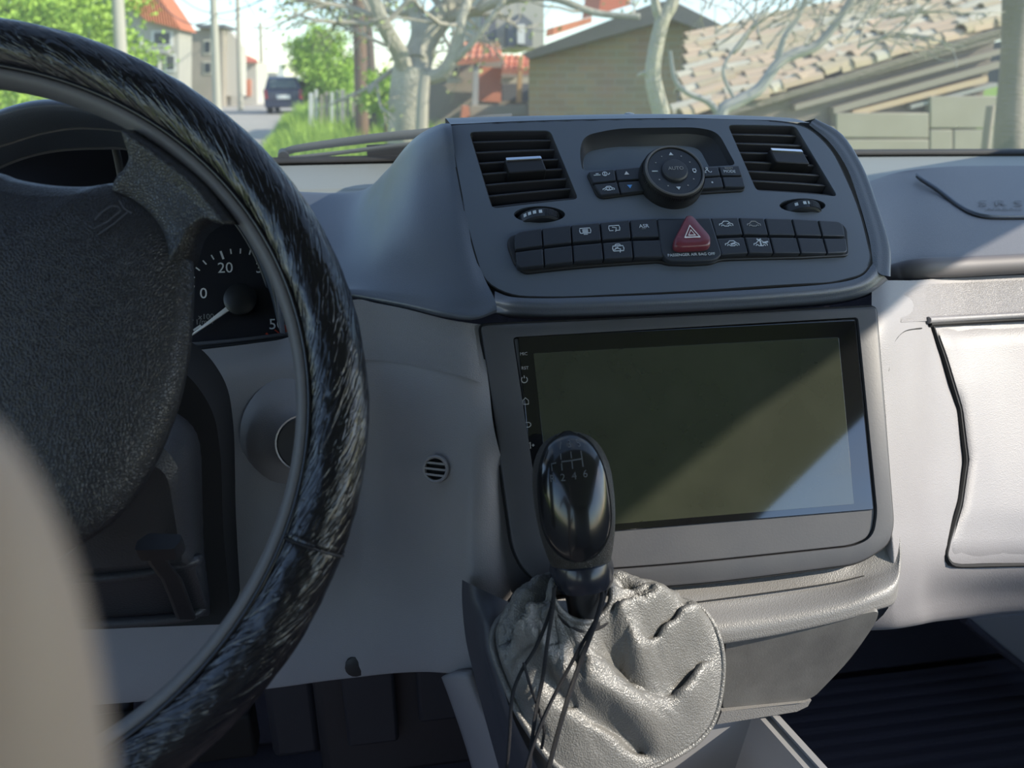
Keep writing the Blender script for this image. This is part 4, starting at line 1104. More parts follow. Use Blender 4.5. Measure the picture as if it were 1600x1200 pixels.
# boot
base = [(1010, 934, .402), (1088, 948, .394), (1124, 1000, .381), (1128, 1070, .367), (1108, 1140, .351), (1050, 1186, .339), (960, 1218, .330), (880, 1205, .331), (822, 1135, .343), (787, 1062, .357), (770, 1002, .371), (790, 962, .385), (850, 938, .396), (930, 928, .404)]
coll = [(934, 893, .388), (952, 912, .381), (955, 938, .374), (940, 962, .368), (915, 972, .364), (893, 968, .363), (876, 955, .364), (867, 942, .366), (862, 930, .368), (861, 920, .371), (864, 908, .376), (874, 898, .382), (893, 888, .388), (915, 886, .391)]
rb = crom([W(*p) for p in base], 14, True); rc = crom([W(*p) for p in coll], 14, True)
NB = len(rb); bc = sum(rb, V()) / NB; tc_ = sum(rc, V()) / NB; bn = (tc_ - bc).normalized()
def topx(p):
    d = p - CAM; z = d.dot(CF); return V((800 + FPX * d.dot(CR) / z, 600 - FPX * d.dot(CU) / z))
RIDGES = [  # polyline seen from the driver, crest height, gentle width, steep width (in px at the boot), hollow depth
    ([(985, 990), (1015, 960), (1052, 938)], .010, 26, 9, .012), ([(1020, 1025), (1070, 985), (1112, 970)], .011, 34, 16, .010),
    ([(900, 1070), (965, 1105), (1035, 1165)], .015, 42, 9, .016), ([(955, 960), (985, 1010), (1015, 1058)], .013, 30, 10, .012),
    ([(845, 1000), (880, 1055), (905, 1075)], .010, 26, 10, .012), ([(790, 985), (800, 1040), (850, 1130)], .012, 26, 14, .010),
    ([(1100, 1010), (1095, 1060), (1060, 1120)], .008, 40, 22, .008), ([(860, 950), (835, 985), (815, 1035)], .012, 24, 10, .012), ([(920, 980), (925, 1030), (935, 1070)], .005, 18, 12, .004)]
def ridge(px):
    tot = 0
    for L, h, wg, wst, hol in RIDGES:
        best = None; n = len(L) - 1
        for k in range(n):
            a, b = V(L[k]), V(L[k + 1]); ab = b - a; t = (px - a).dot(ab) / ab.length_squared; tc = min(1, max(0, t)); c = a + ab * tc; dd = (px - c).length
            sg = ab.x * (px - a).y - ab.y * (px - a).x
            if best is None or dd < best[0]: best = (dd, sg, (k + tc) / n, (t - tc) * ab.length)
        dd, sg, t, over = best
        env = min(1, .25 + t * 3, .25 + (1 - t) * 3) * exp(-(over / 16) ** 2)
        if sg < 0: tot += h * env * exp(-(dd / wg) ** 2)
        else: tot += env * (h * exp(-(dd / wst) ** 2) - hol * exp(-((dd - wst * 2.6) / (wst * 1.7)) ** 2))
    return tot
GB = []
NSB = 80
for j in range(NSB + 1):
    s = j / NSB; row = []
    for i in range(NB):
        f = i / NB
        a, b = rc[i], rb[i]
        g = s ** 1.25
        p = b.lerp(a, 1 - g)
        p = p + bn * (.014 * sin(pi * min(1, s * 1.05)) * (s ** .6) - .010 * exp(-((s - .28) / .14) ** 2))
        e_ = min(1, s * 6) * min(1, (1 - s) * 7)
        c2, s2 = cos(2 * pi * f), sin(2 * pi * f)
        d = e_ * (1.25 * ridge(topx(p)) + .0030 * exp(-((s - .30) / .16) ** 2) * sin(2 * pi * f * 9 + 2.2 * sin(2 * pi * f * 2) + 3 * s) - .0022 * abs(noise.noise(V((c2 * 7 + s * 2, s2 * 7 - s * 2, s * 3)))) + .0022 * noise.noise(V((c2 * 4, s2 * 4, s * 6))) + .0010 * noise.noise(V((c2 * 12, s2 * 12, s * 16))) + .0005 * noise.noise(V((c2 * 30, s2 * 30, s * 40))))
        outw = ((p - bc) - bn * (p - bc).dot(bn)); outw = outw.normalized() if outw.length > 1e-6 else V()
        row.append(p + (bn * .9 + outw * .25) * d)
    GB.append(row)
bt = grid('boot', GB, M['boot'], gl_, wrap=True, flip=True, ang=80, sol=.0012, label='worn grey leather boot with folds')
def bpt(f, s, h=.0004):
    i = int(f * NB) % NB; j = min(NSB, max(0, s * NSB)); j0 = int(j); j1 = min(NSB, j0 + 1)
    return GB[j0][i].lerp(GB[j1][i], j - j0) + bn * h
tube('hem', rc, .0022, M['boot'], bt, 8, True)
tube('base_piping', [p + bn * .001 for p in rb], .0022, M['boot'], bt, 8, True)
for f in (.16, .30):
    tube('seam', [bpt(f + .012 * s / 20, s / 20, .0006) for s in range(1, 20)], .0005, M['gap'], bt, 5)
    parts = []
    for off_ in (-.012, .014):
        for k in range(4, 74, 2):
            a, b = bpt(f + off_ + .012 * k / 80, k / 80, .0006), bpt(f + off_ + .012 * k / 80, (k + 1.1) / 80, .0006)
            parts.append(tube_data([a, b], .00045, 5))
    v_, f_ = join(parts); tag(mk('stitching', v_, f_, M['stitch'], bt), 'pale stitching', kind='stuff')
# cord
lace = thing('cord', 'thin black cord tied round the boot collar with loose ends hanging down', 'cord', W(870, 930, .36))
def strand(L, r=.0016): tube('strand', crom([W(*p) for p in L], 8), r, M['lace'], lace, 7)
strand([(942, 905, .372), (940, 940, .362), (926, 985, .352), (905, 1040, .342), (885, 1100, .332), (868, 1160, .324), (850, 1230, .315)], .0015)
strand([(950, 915, .372), (935, 960, .360), (910, 1005, .350), (880, 1060, .340), (850, 1120, .330), (828, 1180, .322), (815, 1230, .315)], .0011)
strand([(866, 918, .366), (864, 950, .360), (856, 1000, .352), (848, 1060, .343), (838, 1110, .334), (830, 1170, .325), (826, 1230, .318)], .0012)
strand([(868, 915, .367), (858, 960, .360), (838, 1010, .352), (814, 1050, .345), (800, 1090, .338), (796, 1150, .330), (790, 1230, .322)], .0011)
strand([(818, 1035, .347), (828, 1070, .340), (842, 1110, .335), (850, 1140, .330), (846, 1170, .326)], .0009)
tube('loop', crom([p + (p - tc_).normalized() * .002 - bn * .004 for p in rc[::14]], 8, True), .0013, M['lace'], lace, 7, True)

# ================================================================== FOOTWELLS
mt = thing('floor_mat', 'dark ribbed rubber mat in the passenger footwell', 'mat', (.66, .55, .62))
box('sheet', .36, 1.0, .05, .80, .620, .632, M['mat_rubber'], mt)
for k in range(34): box('rib', .38, .98, .08 + k * .021, .088 + k * .021, .632, .637, M['mat_rubber'], mt)
kp = thing('kick_panel', 'dark carpeted side panel low in the passenger footwell', 'panel', (.9, .7, .8))
loft('panel_board', [[W(1508, 968, .66), W(1640, 958, .64), W(1700, 1080, .66), W(1612, 1056, .68)], [W(1508, 968, .66) + V((0, .1, 0)), W(1640, 958, .64) + V((0, .1, 0)), W(1700, 1080, .66) + V((0, .1, 0)), W(1612, 1056, .68) + V((0, .1, 0))]], M['wall_fabric'], kp)
tube('edging', [W(1505, 966, .655), W(1560, 1012, .665), W(1612, 1054, .675), W(1680, 1090, .675)], .005, M['carpet'], kp, 8)
for nm, x, lab in (('brake_pedal', -.21, 'brake'), ('clutch_pedal', -.32, 'clutch')):
    p = thing(nm, 'dark %s pedal hanging in the driver footwell' % lab, 'pedal', (x, .70, .80), 'pedals')
    tube('arm', crom([V((x, .86, 1.05)), V((x, .80, .95)), V((x, .74, .84)), V((x, .71, .79))], 5), .008, M['steel_dark'], p, 8)
    box('pad', x - .032, x + .032, .67, .70, .755, .815, M['rubber'], p, bevel=.004)
bx_ = thing('heater_box', 'dark ribbed heater casing above the driver footwell', 'casing', (-.02, .66, .9))
box('casing', -.10, .07, .60, .80, .78, 1.03, M['steel_dark'], bx_, bevel=.01)
box('duct', -.150, -.10, .62, .72, .80, 1.0, M['fascia_dark'], bx_, bevel=.008)
box('cover_plate', -.07, -.02, .585, .60, .84, .97, M['fascia_dark'], bx_, bevel=.004)
box('cover_plate', .0, .045, .585, .60, .86, .99, M['fascia_dark'], bx_, bevel=.004)

# ================================================================== HAND (photographer's finger close to the lens)
hd = empty('hand', DP(0, 1150, .056))
tag(hd, 'out-of-focus pale fingertip of a hand very close at the lower left', 'hand')
jo = {}
def J(px, py, d): return DP(px, py, d)
vs_, es, rs = [], [], []
def add(p, r, par=None):
    vs_.append(p); rs.append(r)
    if par is not None: es.append((par, len(vs_) - 1))
    return len(vs_) - 1
wr = add(J(-700, 4200, .085), .024)
pm = add(J(-500, 3200, .075), .026, wr)
k1 = add(J(-60, 2500, .066), .0125, pm)
a = add(J(20, 1850, .060), .0090, k1); a = add(J(0, 1280, .057), .0086, a); a = add(J(-32, 960, .056), .0080, a); a = add(J(-120, 740, .056), .0070, a); add(J(-170, 670, .056), .0052, a)
for k, (x, dx) in enumerate(((-520, -1050), (-900, -1500), (-1250, -1900))):
    b = add(J(x, 2550 + 60 * k, .074), .011, pm); b = add(J((x + dx) / 2, 1950 + 150 * k, .082), .0088, b); b = add(J(dx, 1750 + 250 * k, .095), .0080, b); add(J(dx - 120, 2000 + 250 * k, .105), .0070, b)
b = add(J(-150, 3500, .085), .013, wr); b = add(J(350, 3000, .10), .0105, b); b = add(J(520, 2500, .11), .0095, b); add(J(540, 2250, .115), .0075, b)
fo = add(J(-900, 6000, .11), .028, wr)
me = bpy.data.meshes.new('skin'); me.from_pydata([tuple(p) for p in vs_], es, [])
ho_ = link('fingers', me, M['skin'], hd)
m = ho_.modifiers.new('skin', 'SKIN'); m.use_smooth_shade = True
for i, r in enumerate(rs): me.skin_vertices[0].data[i].radius = (r, r)
me.skin_vertices[0].data[wr].use_root = True
m = ho_.modifiers.new('sub', 'SUBSURF'); m.levels = m.render_levels = 2

# ================================================================== OUTSIDE
random.seed(7)
mat('grass', (0.221, 0.351, 0.0455), .9, ('noise', 30, .05), var=((0.312, 0.442, 0.078), 3, .5))
mat('blade', (0.286, 0.468, 0.0585), .7, var=((0.39, 0.546, 0.104), 2, .6))
mat('asphalt', (0.432, 0.396, 0.348), .9, ('noise', 60, .01), var=((0.504, 0.468, 0.408), 1.2, .6))
mat('bark_pale', (0.405, 0.378, 0.297), .9, ('noise', 25, .03), var=((0.567, 0.527, 0.419), 5, .5))
mat('bark_dark', (0.154, 0.126, 0.105), .9, ('noise', 30, .02))
mat('wood_pole', (0.238, 0.161, 0.112), .9, ('noise', 40, .01, (1, 1, .1)))
mat('concrete_pole', (0.504, 0.48, 0.396), .9)
mat('leaf', (0.26, 0.442, 0.039), .6, var=((0.39, 0.572, 0.078), 1.5, .6))
mat('leaf2', (0.351, 0.429, 0.13), .6, var=((0.468, 0.52, 0.208), 1.5, .6))
mat('twig', (0.446, 0.405, 0.324), .9)
mat('plaster', (0.504, 0.48, 0.408), .9, var=((0.432, 0.414, 0.36), 1.5, .5))
mat('plaster_grey', (0.432, 0.42, 0.384), .9, var=((0.36, 0.348, 0.324), 1.2, .5))
mat('plaster_brown', (0.39, 0.338, 0.273), .9, var=((0.325, 0.286, 0.234), 1.2, .5))
mat('plaster_white', (0.576, 0.54, 0.48), .9)
mat('roof_orange', (0.575, 0.196, 0.0978), .8, ('wave', 3, .05))
mat('roof_red', (0.576, 0.168, 0.102), .8)
mat('terracotta', (0.805, 0.31, 0.184), .85, var=((0.575, 0.218, 0.127), 2, .5))
mat('pane', (.05, .06, .07), .1)
mat('shutter', (.60, .56, .45), .7)
mat('wood_light', (.55, .33, .15), .8)
mat('tile_a', (0.65, 0.546, 0.338), .9, var=((0.494, 0.39, 0.26), 9, .6))
mat('tile_b', (0.65, 0.455, 0.273), .9, var=((0.598, 0.468, 0.338), 9, .6))
mat('tile_c', (0.546, 0.494, 0.364), .9, var=((0.728, 0.65, 0.494), 9, .6))
mat('old_boards', (0.338, 0.286, 0.234), .9, ('noise', 12, .02, (1, 1, 6)), var=((0.26, 0.234, 0.195), 2, .6))
mat('concrete', (0.35, 0.315, 0.238), .9, var=((0.406, 0.371, 0.294), 3, .6))
mat('slate', (.16, .17, .19), .8)
mat('hill', (.07, .08, .09), 1)
mat('wire', (.06, .07, .09), .7)
mat('car_blue', (.020, .028, .070), .25, coat=.6)
mat('car_glass', (.10, .13, .14), .08)
mat('tail_lamp', (.45, .03, .04), .25)
mat('plate', (.72, .72, .70), .5)
mat('tyre', (.015, .015, .015), .8)
mat('white_paint', (.70, .70, .66), .7)
# brick wall material
bm_ = bpy.data.materials.new('brick'); bm_.use_nodes = True; nt = bm_.node_tree; bs = nt.nodes['Principled BSDF']; bs.inputs['Roughness'].default_value = .95
tcx = nt.nodes.new('ShaderNodeTexCoord'); bk = nt.nodes.new('ShaderNodeTexBrick'); bk.inputs['Scale'].default_value = 1
bk.inputs['Brick Width'].default_value = .26; bk.inputs['Row Height'].default_value = .085; bk.inputs['Mortar Size'].default_value = .008
bk.inputs['Color1'].default_value = (.60, .42, .24, 1); bk.inputs['Color2'].default_value = (.48, .36, .22, 1); bk.inputs['Mortar'].default_value = (.54, .46, .33, 1)
nz = nt.nodes.new('ShaderNodeTexNoise'); nz.inputs['Scale'].default_value = 2; nz.inputs['Detail'].default_value = 6
mx = nt.nodes.new('ShaderNodeMixRGB'); mx.blend_type = 'MULTIPLY'; mx.inputs[0].default_value = .35
nt.links.new(tcx.outputs['UV'], bk.inputs['Vector']); nt.links.new(tcx.outputs['Object'], nz.inputs['Vector']); nt.links.new(bk.outputs['Color'], mx.inputs[1]); nt.links.new(nz.outputs['Color'], mx.inputs[2]); nt.links.new(mx.outputs[0], bs.inputs['Base Color'])
M['brick'] = bm_

G = [[V((x, y, 0)) for x in (-120, -40, -12, 0, 12, 40, 120)] for y in (-30, -5, 0, 5, 10, 20, 40, 90, 160)]
struct(grid('ground', G, M['grass']))
rl = [(-6.2, -30), (-6.2, 0), (-7.2, 15), (-8.8, 35), (-10.9, 58), (-13, 90)]; rr = [(-.9, -30), (-1.0, 0), (-2.2, 14.5), (-3.5, 33), (-6.2, 58), (-8.5, 90)]
struct(grid('road', [crom([V((a[0] + (b[0] - a[0]) * k / 4, a[1], .02)) for a, b in zip(rl, rr)], 3) for k in range(5)], M['asphalt']))
hl = struct(grid('hills', [[V((x, 150 + 8 * sin(x * .03), z * (7 + 5 * noise.noise(V((x * .035, 2, 0)))))) for x in range(70, 260, 5)] for z in (0, 1, 1.02)], M['hill']))
tag(hl, 'dark wooded hills far beyond the roofs')

# ---------------- grass on the verge
vv, ff = [], []
def blade(x, y, h):
    a = random.uniform(0, 2 * pi); w = .012 + y * .0007; dx, dy = cos(a) * w, sin(a) * w; lx, ly = random.uniform(-.4, .4) * h, random.uniform(-.4, .4) * h
    b = len(vv); vv.extend([V((x - dx, y - dy, 0)), V((x + dx, y + dy, 0)), V((x + lx, y + ly, h))]); ff.append((b, b + 1, b + 2))
for _ in range(42000):
    y = 6 + 26 * random.random() ** 1.3; e = -1.0 - (y) * .085
    x = random.uniform(e, e + 4.5 + y * .08); blade(x, y, random.uniform(.2, .62) * (1.25 if x > e + .6 else .55))
for _ in range(6000):
    y = random.uniform(25, 60); e = -8.0 - (y - 25) * .095
    blade(random.uniform(e - 4, e), y, random.uniform(.2, .6))
tag(mk('verge_grass', vv, ff, M['blade'], smooth=False), 'bright green long grass on the verges beside the road', 'grass', kind='stuff')

# ---------------- trees
def branches(base, d, L, r, lev, spread, out, up=.15, kids=(2, 4), crook=.25, minr=.004, tips=None):
    n = 6; pts = [base]; cur = d.normalized()
    for i in range(n):
        cur = (cur + V((random.gauss(0, crook), random.gauss(0, crook), random.gauss(0, crook) + up * .3)) * .5).normalized()
        pts.append(pts[-1] + cur * (L / n))
    out.append(tube_data(pts, lambda t: max(minr, r * (1 - .55 * t)), 7 if lev > 2 else 5))
    if tips is not None and lev <= 1: tips.extend(pts[2:])
    if lev > 0:
        for k in range(random.randint(*kids)):
            t = random.uniform(.35, 1); i = min(n, int(t * n)); a = V((random.gauss(0, 1), random.gauss(0, 1), random.gauss(0, .7))).normalized()
            branches(pts[i], (cur + a * spread + V((0, 0, up))).normalized(), L * random.uniform(.5, .8), r * (1 - .55 * t) * .7, lev - 1, spread, out, up, kids, crook, minr, tips)
def leaves(centers, n, rad, size, flat=.8):
    vv, ff = [], []
    for _ in range(n):
        c = random.choice(centers); p = c + V((random.gauss(0, rad), random.gauss(0, rad), random.gauss(0, rad * flat)))
        a = V((random.gauss(0, 1), random.gauss(0, 1), random.gauss(0, 1))).normalized(); b = a.orthogonal().normalized(); c2 = a.cross(b); s = size * random.uniform(.6, 1.3)
        k = len(vv); vv.extend([p - b * s, p + c2 * s * .6, p + b * s, p - c2 * s * .6]); ff.append((k, k + 1, k + 2, k + 3))
    return vv, ff
# large pale tree beside the verge
Y0 = 10.5
bt_ = thing('pale_tree', 'thick pale-barked tree with forked trunk and bare limbs beside the grass', 'tree', W(638, 230, Y0))
def PTH(L): return crom([W(*p) for p in L], 6)
tr_ = [tube_data(PTH([(640, 420, Y0), (638, 300, Y0), (638, 190, Y0), (640, 140, Y0), (645, 105, Y0)]), lambda t: .27 - .03 * t, 12)]
mk('trunk', *join(tr_), M['bark_pale'], bt_)
limbs = [([(640, 130, Y0), (625, 85, Y0 - .2), (600, 40, Y0 - .4), (585, 0, Y0 - .5), (570, -60, Y0 - .6)], .12), ([(648, 125, Y0), (660, 70, Y0 + .2), (690, 25, Y0 + .3), (730, -10, Y0 + .4), (760, -60, Y0)], .20), ([(650, 120, Y0), (690, 115, Y0 - .2), (715, 70, Y0 - .3), (722, 30, Y0 - .3), (740, -30, Y0)], .10),
         ([(690, 30, Y0 + .3), (740, 18, Y0), (790, 0, Y0 - .3), (860, -4, Y0 - .5), (930, 20, Y0 - .6), (1000, 26, Y0 - .8)], .065), ([(652, 95, Y0), (655, 40, Y0 + .3), (640, 0, Y0 + .4), (630, -60, Y0)], .13), ([(690, 112, Y0 - .2), (735, 70, Y0 - .4), (770, 25, Y0 - .5), (800, -20, Y0 - .5)], .05)]
for L, r in limbs:
    P = PTH(L); mk('limb', *tube_data(P, lambda t, r=r: r * (1 - .5 * t), 10), M['bark_pale'], bt_)
tw, tips = [], []
for L, r in limbs:
    P = PTH(L)
    for k in range(5):
        branches(random.choice(P[6:]), V((random.gauss(0, 1), random.gauss(0, .6), random.uniform(-.2, 1))), random.uniform(.7, 1.3), r * .28, 2, .8, tw, .1, (2, 3), .3, .005, tips)
tag(mk('twigs', *join(tw), M['twig'], bt_), kind='stuff')
tag(mk('young_leaves', *leaves(tips, 900, .12, .035), M['leaf2'], bt_), kind='stuff')
# stump-like second stem right of the trunk
mk('stem', *tube_data(PTH([(655, 400, Y0 - .5), (657, 250, Y0 - .5), (660, 160, Y0 - .5), (664, 118, Y0 - .5)]), lambda t: .085 - .02 * t, 9), M['twig'], bt_)

# thin pale tree in front of the brick barn
Y1 = 5.6
tt_ = thing('thin_tree', 'slender pale tree with forked top standing before the brick barn', 'tree', W(1045, 230, Y1))
mk('trunk', *tube_data(PTH([(1050, 420, Y1), (1042, 280, Y1), (1034, 185, Y1), (1026, 150, Y1), (1020, 115, Y1), (1026, 70, Y1), (1036, 30, Y1), (1050, 5, Y1), (1062, -40, Y1)]), lambda t: .068 - .026 * t, 10), M['bark_pale'], tt_)
mk('limb', *tube_data(PTH([(1034, 34, Y1), (1026, 15, Y1), (1022, -10, Y1), (1015, -50, Y1)]), lambda t: .038 - .012 * t, 8), M['bark_pale'], tt_)
mk('limb', *tube_data(PTH([(1020, 116, Y1), (1008, 114, Y1), (996, 118, Y1)]), lambda t: .022 - .012 * t, 8), M['bark_pale'], tt_)
# grey tree with twiggy crown in front of the tiled roof
Y2 = 4.6
gt_ = thing('grey_tree', 'leafless grey tree with dense fine twigs in front of the tiled roof', 'tree', W(1122, 240, Y2))
gl_l = [([(1126, 420, Y2), (1124, 260, Y2), (1126, 180, Y2), (1150, 160, Y2), (1185, 140, Y2), (1215, 100, Y2), (1240, 85, Y2), (1275, 72, Y2), (1300, 45, Y2), (1330, 0, Y2), (1350, -40, Y2)], .045),
        ([(1215, 98, Y2), (1225, 60, Y2), (1250, 20, Y2), (1265, -30, Y2)], .022), ([(1124, 178, Y2), (1105, 158, Y2), (1075, 145, Y2), (1055, 125, Y2), (1047, 80, Y2)], .022), ([(1150, 160, Y2), (1130, 110, Y2), (1160, 60, Y2), (1200, 10, Y2)], .012)]
for k, (L, r) in enumerate(gl_l):
    mk('trunk' if k == 0 else 'limb', *tube_data(PTH(L), lambda t, r=r: r * (1 - .5 * t), 8), M['bark_dark2'] if 'bark_dark2' in M else M['plaster_grey'], gt_)
tw = []
for k in range(70):
    px, py = random.uniform(1080, 1420), random.uniform(-60, 90)
    p = W(px, py, Y2 + random.uniform(-.5, .6)); branches(p, V((random.uniform(.1, 1), random.gauss(0, .4), random.uniform(.1, 1))), random.uniform(.3, .6), .007, 2, .7, tw, .05, (2, 3), .25, .0025)
tag(mk('twigs', *join(tw), M['twig'], gt_), kind='stuff')

def leafy(name, label, px, py, Y, rx, rz, n, size, m='leaf', trunk=.15, group=None):
    c = W(px, py, Y); t = thing(name, label, 'tree', (c.x, c.y, 0), group)
    tube('trunk', [V((c.x, c.y, 0)), V((c.x, c.y, c.z * .5)), V((c.x, c.y, c.z))], lambda q: trunk * (1 - .5 * q), M['bark_dark'], t, 8)
    cs = []
    for _ in range(60):
        d = V((random.gauss(0, 1), random.gauss(0, 1), random.gauss(0, 1))).normalized() * random.random() ** .4; cs.append(c + V((d.x * rx, d.y * rx, d.z * rz)))
    tag(mk('crown', *leaves(cs, n, rx * .16, size), M[m], t), kind='stuff')
leafy('round_tree', 'round bright green tree beyond the parked car', 505, 112, 37, 1.45, 1.7, 18000, .07)
leafy('leafy_tree', 'large bright green leafy tree at the far left above the wheel', 95, 5, 22, 2.0, 2.0, 24000, .06)
leafy('bushy_tree', 'green bushy tree left of the orange-roofed house', -30, 60, 20, 1.9, 1.8, 16000, .06)
leafy('low_shrub', 'low green shrub growing before the fence by the brown pole', 600, 150, 13,   .35, .4, 2500, .035, trunk=.04)
# hazy bare tree over the pole
ht = thing('bare_tree', 'bare tree with thin brownish branches spreading above the brown pole', 'tree', W(560, 200, 16.5))
tw, tips = [], []
mk('trunk', *tube_data(PTH([(580, 300, 16.5), (579, 190, 16.5), (577, 100, 16.5), (572, 30, 16.5), (560, -50, 16.5)]), lambda t: .14 - .05 * t, 9), M['bark_dark'], ht)
for k in range(26):
    p = W(random.uniform(540, 590), random.uniform(-40, 70), 16.5 + random.uniform(-.5, .5)); branches(p, V((random.uniform(-1, .4), random.gauss(0, .5), random.uniform(-.2, .7))), random.uniform(.9, 1.6), .02, 2, .8, tw, .05, (2, 3), .3, .006, tips)
tag(mk('twigs', *join(tw), M['bark_dark'], ht), kind='stuff')
tag(mk('young_leaves', *leaves(tips, 1500, .2, .05), M['leaf2'], ht), kind='stuff')

# ---------------- poles and wires
def pole(px, Y, topy, r, m, label, name='utility_pole'):
    b = W(px + 3, 190, Y); t = thing(name, label, 'pole', (b.x, Y, 0), 'utility poles along the road')
    top = W(px - 4, topy, Y); tube('shaft', [V((b.x, Y, 0)), V((b.x, Y, 0)).lerp(top, .5), top], lambda q: r * (1 - .25 * q), M[m], t, 10)
    if topy > -100:
        box('crossarm', top.x - .5, top.x + .5, Y - .04, Y + .04, top.z - .35, top.z - .25, M[m], t)
    return V((b.x, Y, top.z - .3))
pole(559, 14, -220, .125, 'wood_pole', 'thick brown wooden pole left of the pale tree')
p1_ = pole(337, 30, -20, .15, 'concrete_pole', 'pale concrete pole before the brown house')
p2_ = pole(375, 40, -20, .13, 'concrete_pole', 'thin grey pole between the brown house and the small white house')
p3_ = pole(411, 54, 35, .14, 'concrete_pole', 'grey pole right beside the parked blue car, farthest along the road')
p0_ = pole(186, 20, -40, .16, 'concrete_pole', 'pale pole left of the orange-roofed house')
def wire(a, b, sag, label):
    P = [a.lerp(b, k / 16) - V((0, 0, sag * 4 * (k / 16) * (1 - k / 16))) for k in range(17)]
    o = tube('overhead_wire', P, .018, M['wire'], None, 5); tag(o, label, 'wire', 'overhead wires')
wa = W(337, 14, 30)
wire(W(255, -30, 29), W(337, 20, 30), .25, 'upper overhead wire running left from the pale concrete pole')
wire(W(240, -5, 29), W(337, 24, 30), .5, 'lower sagging overhead wire left of the pale concrete pole')
wire(W(337, 22, 30), W(450, -25, 26), .15, 'overhead wire rising right from the pale concrete pole')
wire(W(337, 25, 30), W(375, 22, 40), .2, 'short overhead wire between the concrete pole and the thin grey pole')
wire(W(385, 0, 40), W(402, 28, 52), .1, 'overhead wire leading to the farthest pole')

# ---------------- houses
def pq(name, pts, Y, dY, m, parent, label=None):
    """wall outline in pixels at depth Y, extruded back by dY"""
    f = [W(x, y, Y) if len((x, y)) else None for x, y in pts]
    return loft(name, [[p + V((0, dY, 0)) for p in f], f], M[m], parent, label=label)
def window(px0, px1, py0, py1, Y, parent, frame='shutter'):
    w = pq('window', [(px0, py1), (px1, py1), (px1, py0), (px0, py0)], Y - .06, .1, frame, parent)
    dx, dy = (px1 - px0) * .14, (py1 - py0) * .12
    pq('pane', [(px0 + dx, py1 - dy), (px1 - dx, py1 - dy), (px1 - dx, py0 + dy), (px0 + dx, py0 + dy)], Y - .08, .03, 'pane', w)
h1 = thing('orange_roofed_house', 'pale house with steep orange roof at the left behind the wheel rim', 'house', W(235, 160, 38))
pq('wall', [(150, 190), (279, 190), (279, 44), (215, 20), (150, -20)], 38, 2.5, 'plaster', h1)
pq('roof', [(182, -8), (229, 32), (283, 46), (258, 8), (225, -40), (170, -40)], 37.6, 3, 'roof_orange', h1)
for x0, x1, y0, y1 in ((198, 222, 55, 72), (236, 270, 48, 72), (225, 250, 85, 112), (258, 274, 84, 112)): window(x0, x1, y0, y1, 38, h1, 'white_paint')
pq('balcony', [(190, 80), (262, 84), (262, 76), (190, 72)], 37.5, .5, 'plaster_grey', h1)
h2 = thing('brown_house', 'brown-grey flat-topped two storey house between the poles', 'house', W(312, 160, 46))
pq('wall', [(278, 190), (348, 190), (348, 42), (312, 42), (312, 47), (278, 47)], 46, 2.5, 'plaster_brown', h2)
pq('roof_slab', [(306, 43), (352, 43), (352, 38), (306, 38)], 45.6, 3.2, 'slate', h2)
pq('gable', [(348, 150), (378, 150), (378, 72), (362, 52), (348, 42)], 47, 1.5, 'plaster_white', h2)
for x0, x1, y0, y1 in ((318, 330, 62, 85), (287, 298, 55, 72), (318, 331, 96, 116)): window(x0, x1, y0, y1, 46, h2)
h3 = thing('small_white_house', 'small white house with red hipped roof next to the road', 'house', W(375, 160, 50))
pq('wall', [(346, 175), (402, 175), (400, 97), (350, 94)], 50, 5, 'plaster_white', h3)
rf = [W(344, 96, 49.6), W(405, 98, 49.6), W(400, 92, 55), W(352, 92, 55)]; ap = [W(364, 78, 52), W(372, 80, 52.4)]
mk('roof', rf + ap, [(0, 1, 5, 4), (1, 2, 5), (2, 3, 4, 5), (3, 0, 4), (3, 2, 1, 0)], M['roof_red'], h3, smooth=False)
pq('door', [(384, 150), (392, 150), (392, 124), (384, 124)], 49.9, .1, 'terracotta', h3)
window(368, 374, 116, 140, 50, h3)
h5 = thing('distant_shed', 'low pale shed far down the road beyond the parked car', 'shed', W(420, 140, 70))
pq('wall', [(402, 160), (430, 160), (430, 117), (402, 117)], 70, 4, 'plaster_white', h5); pq('roof', [(399, 118), (433, 118), (430, 113), (402, 113)], 69.5, 5, 'plaster_grey', h5)
wb_ = thing('white_board', 'small white upright board above the parked car', 'sign', W(440, 140, 60))
pq('board', [(434, 122), (444, 122), (444, 100), (434, 100)], 60, .1, 'white_paint', wb_); pq('post', [(438, 150), (440, 150), (440, 122), (438, 122)], 60, .1, 'concrete_pole', wb_)

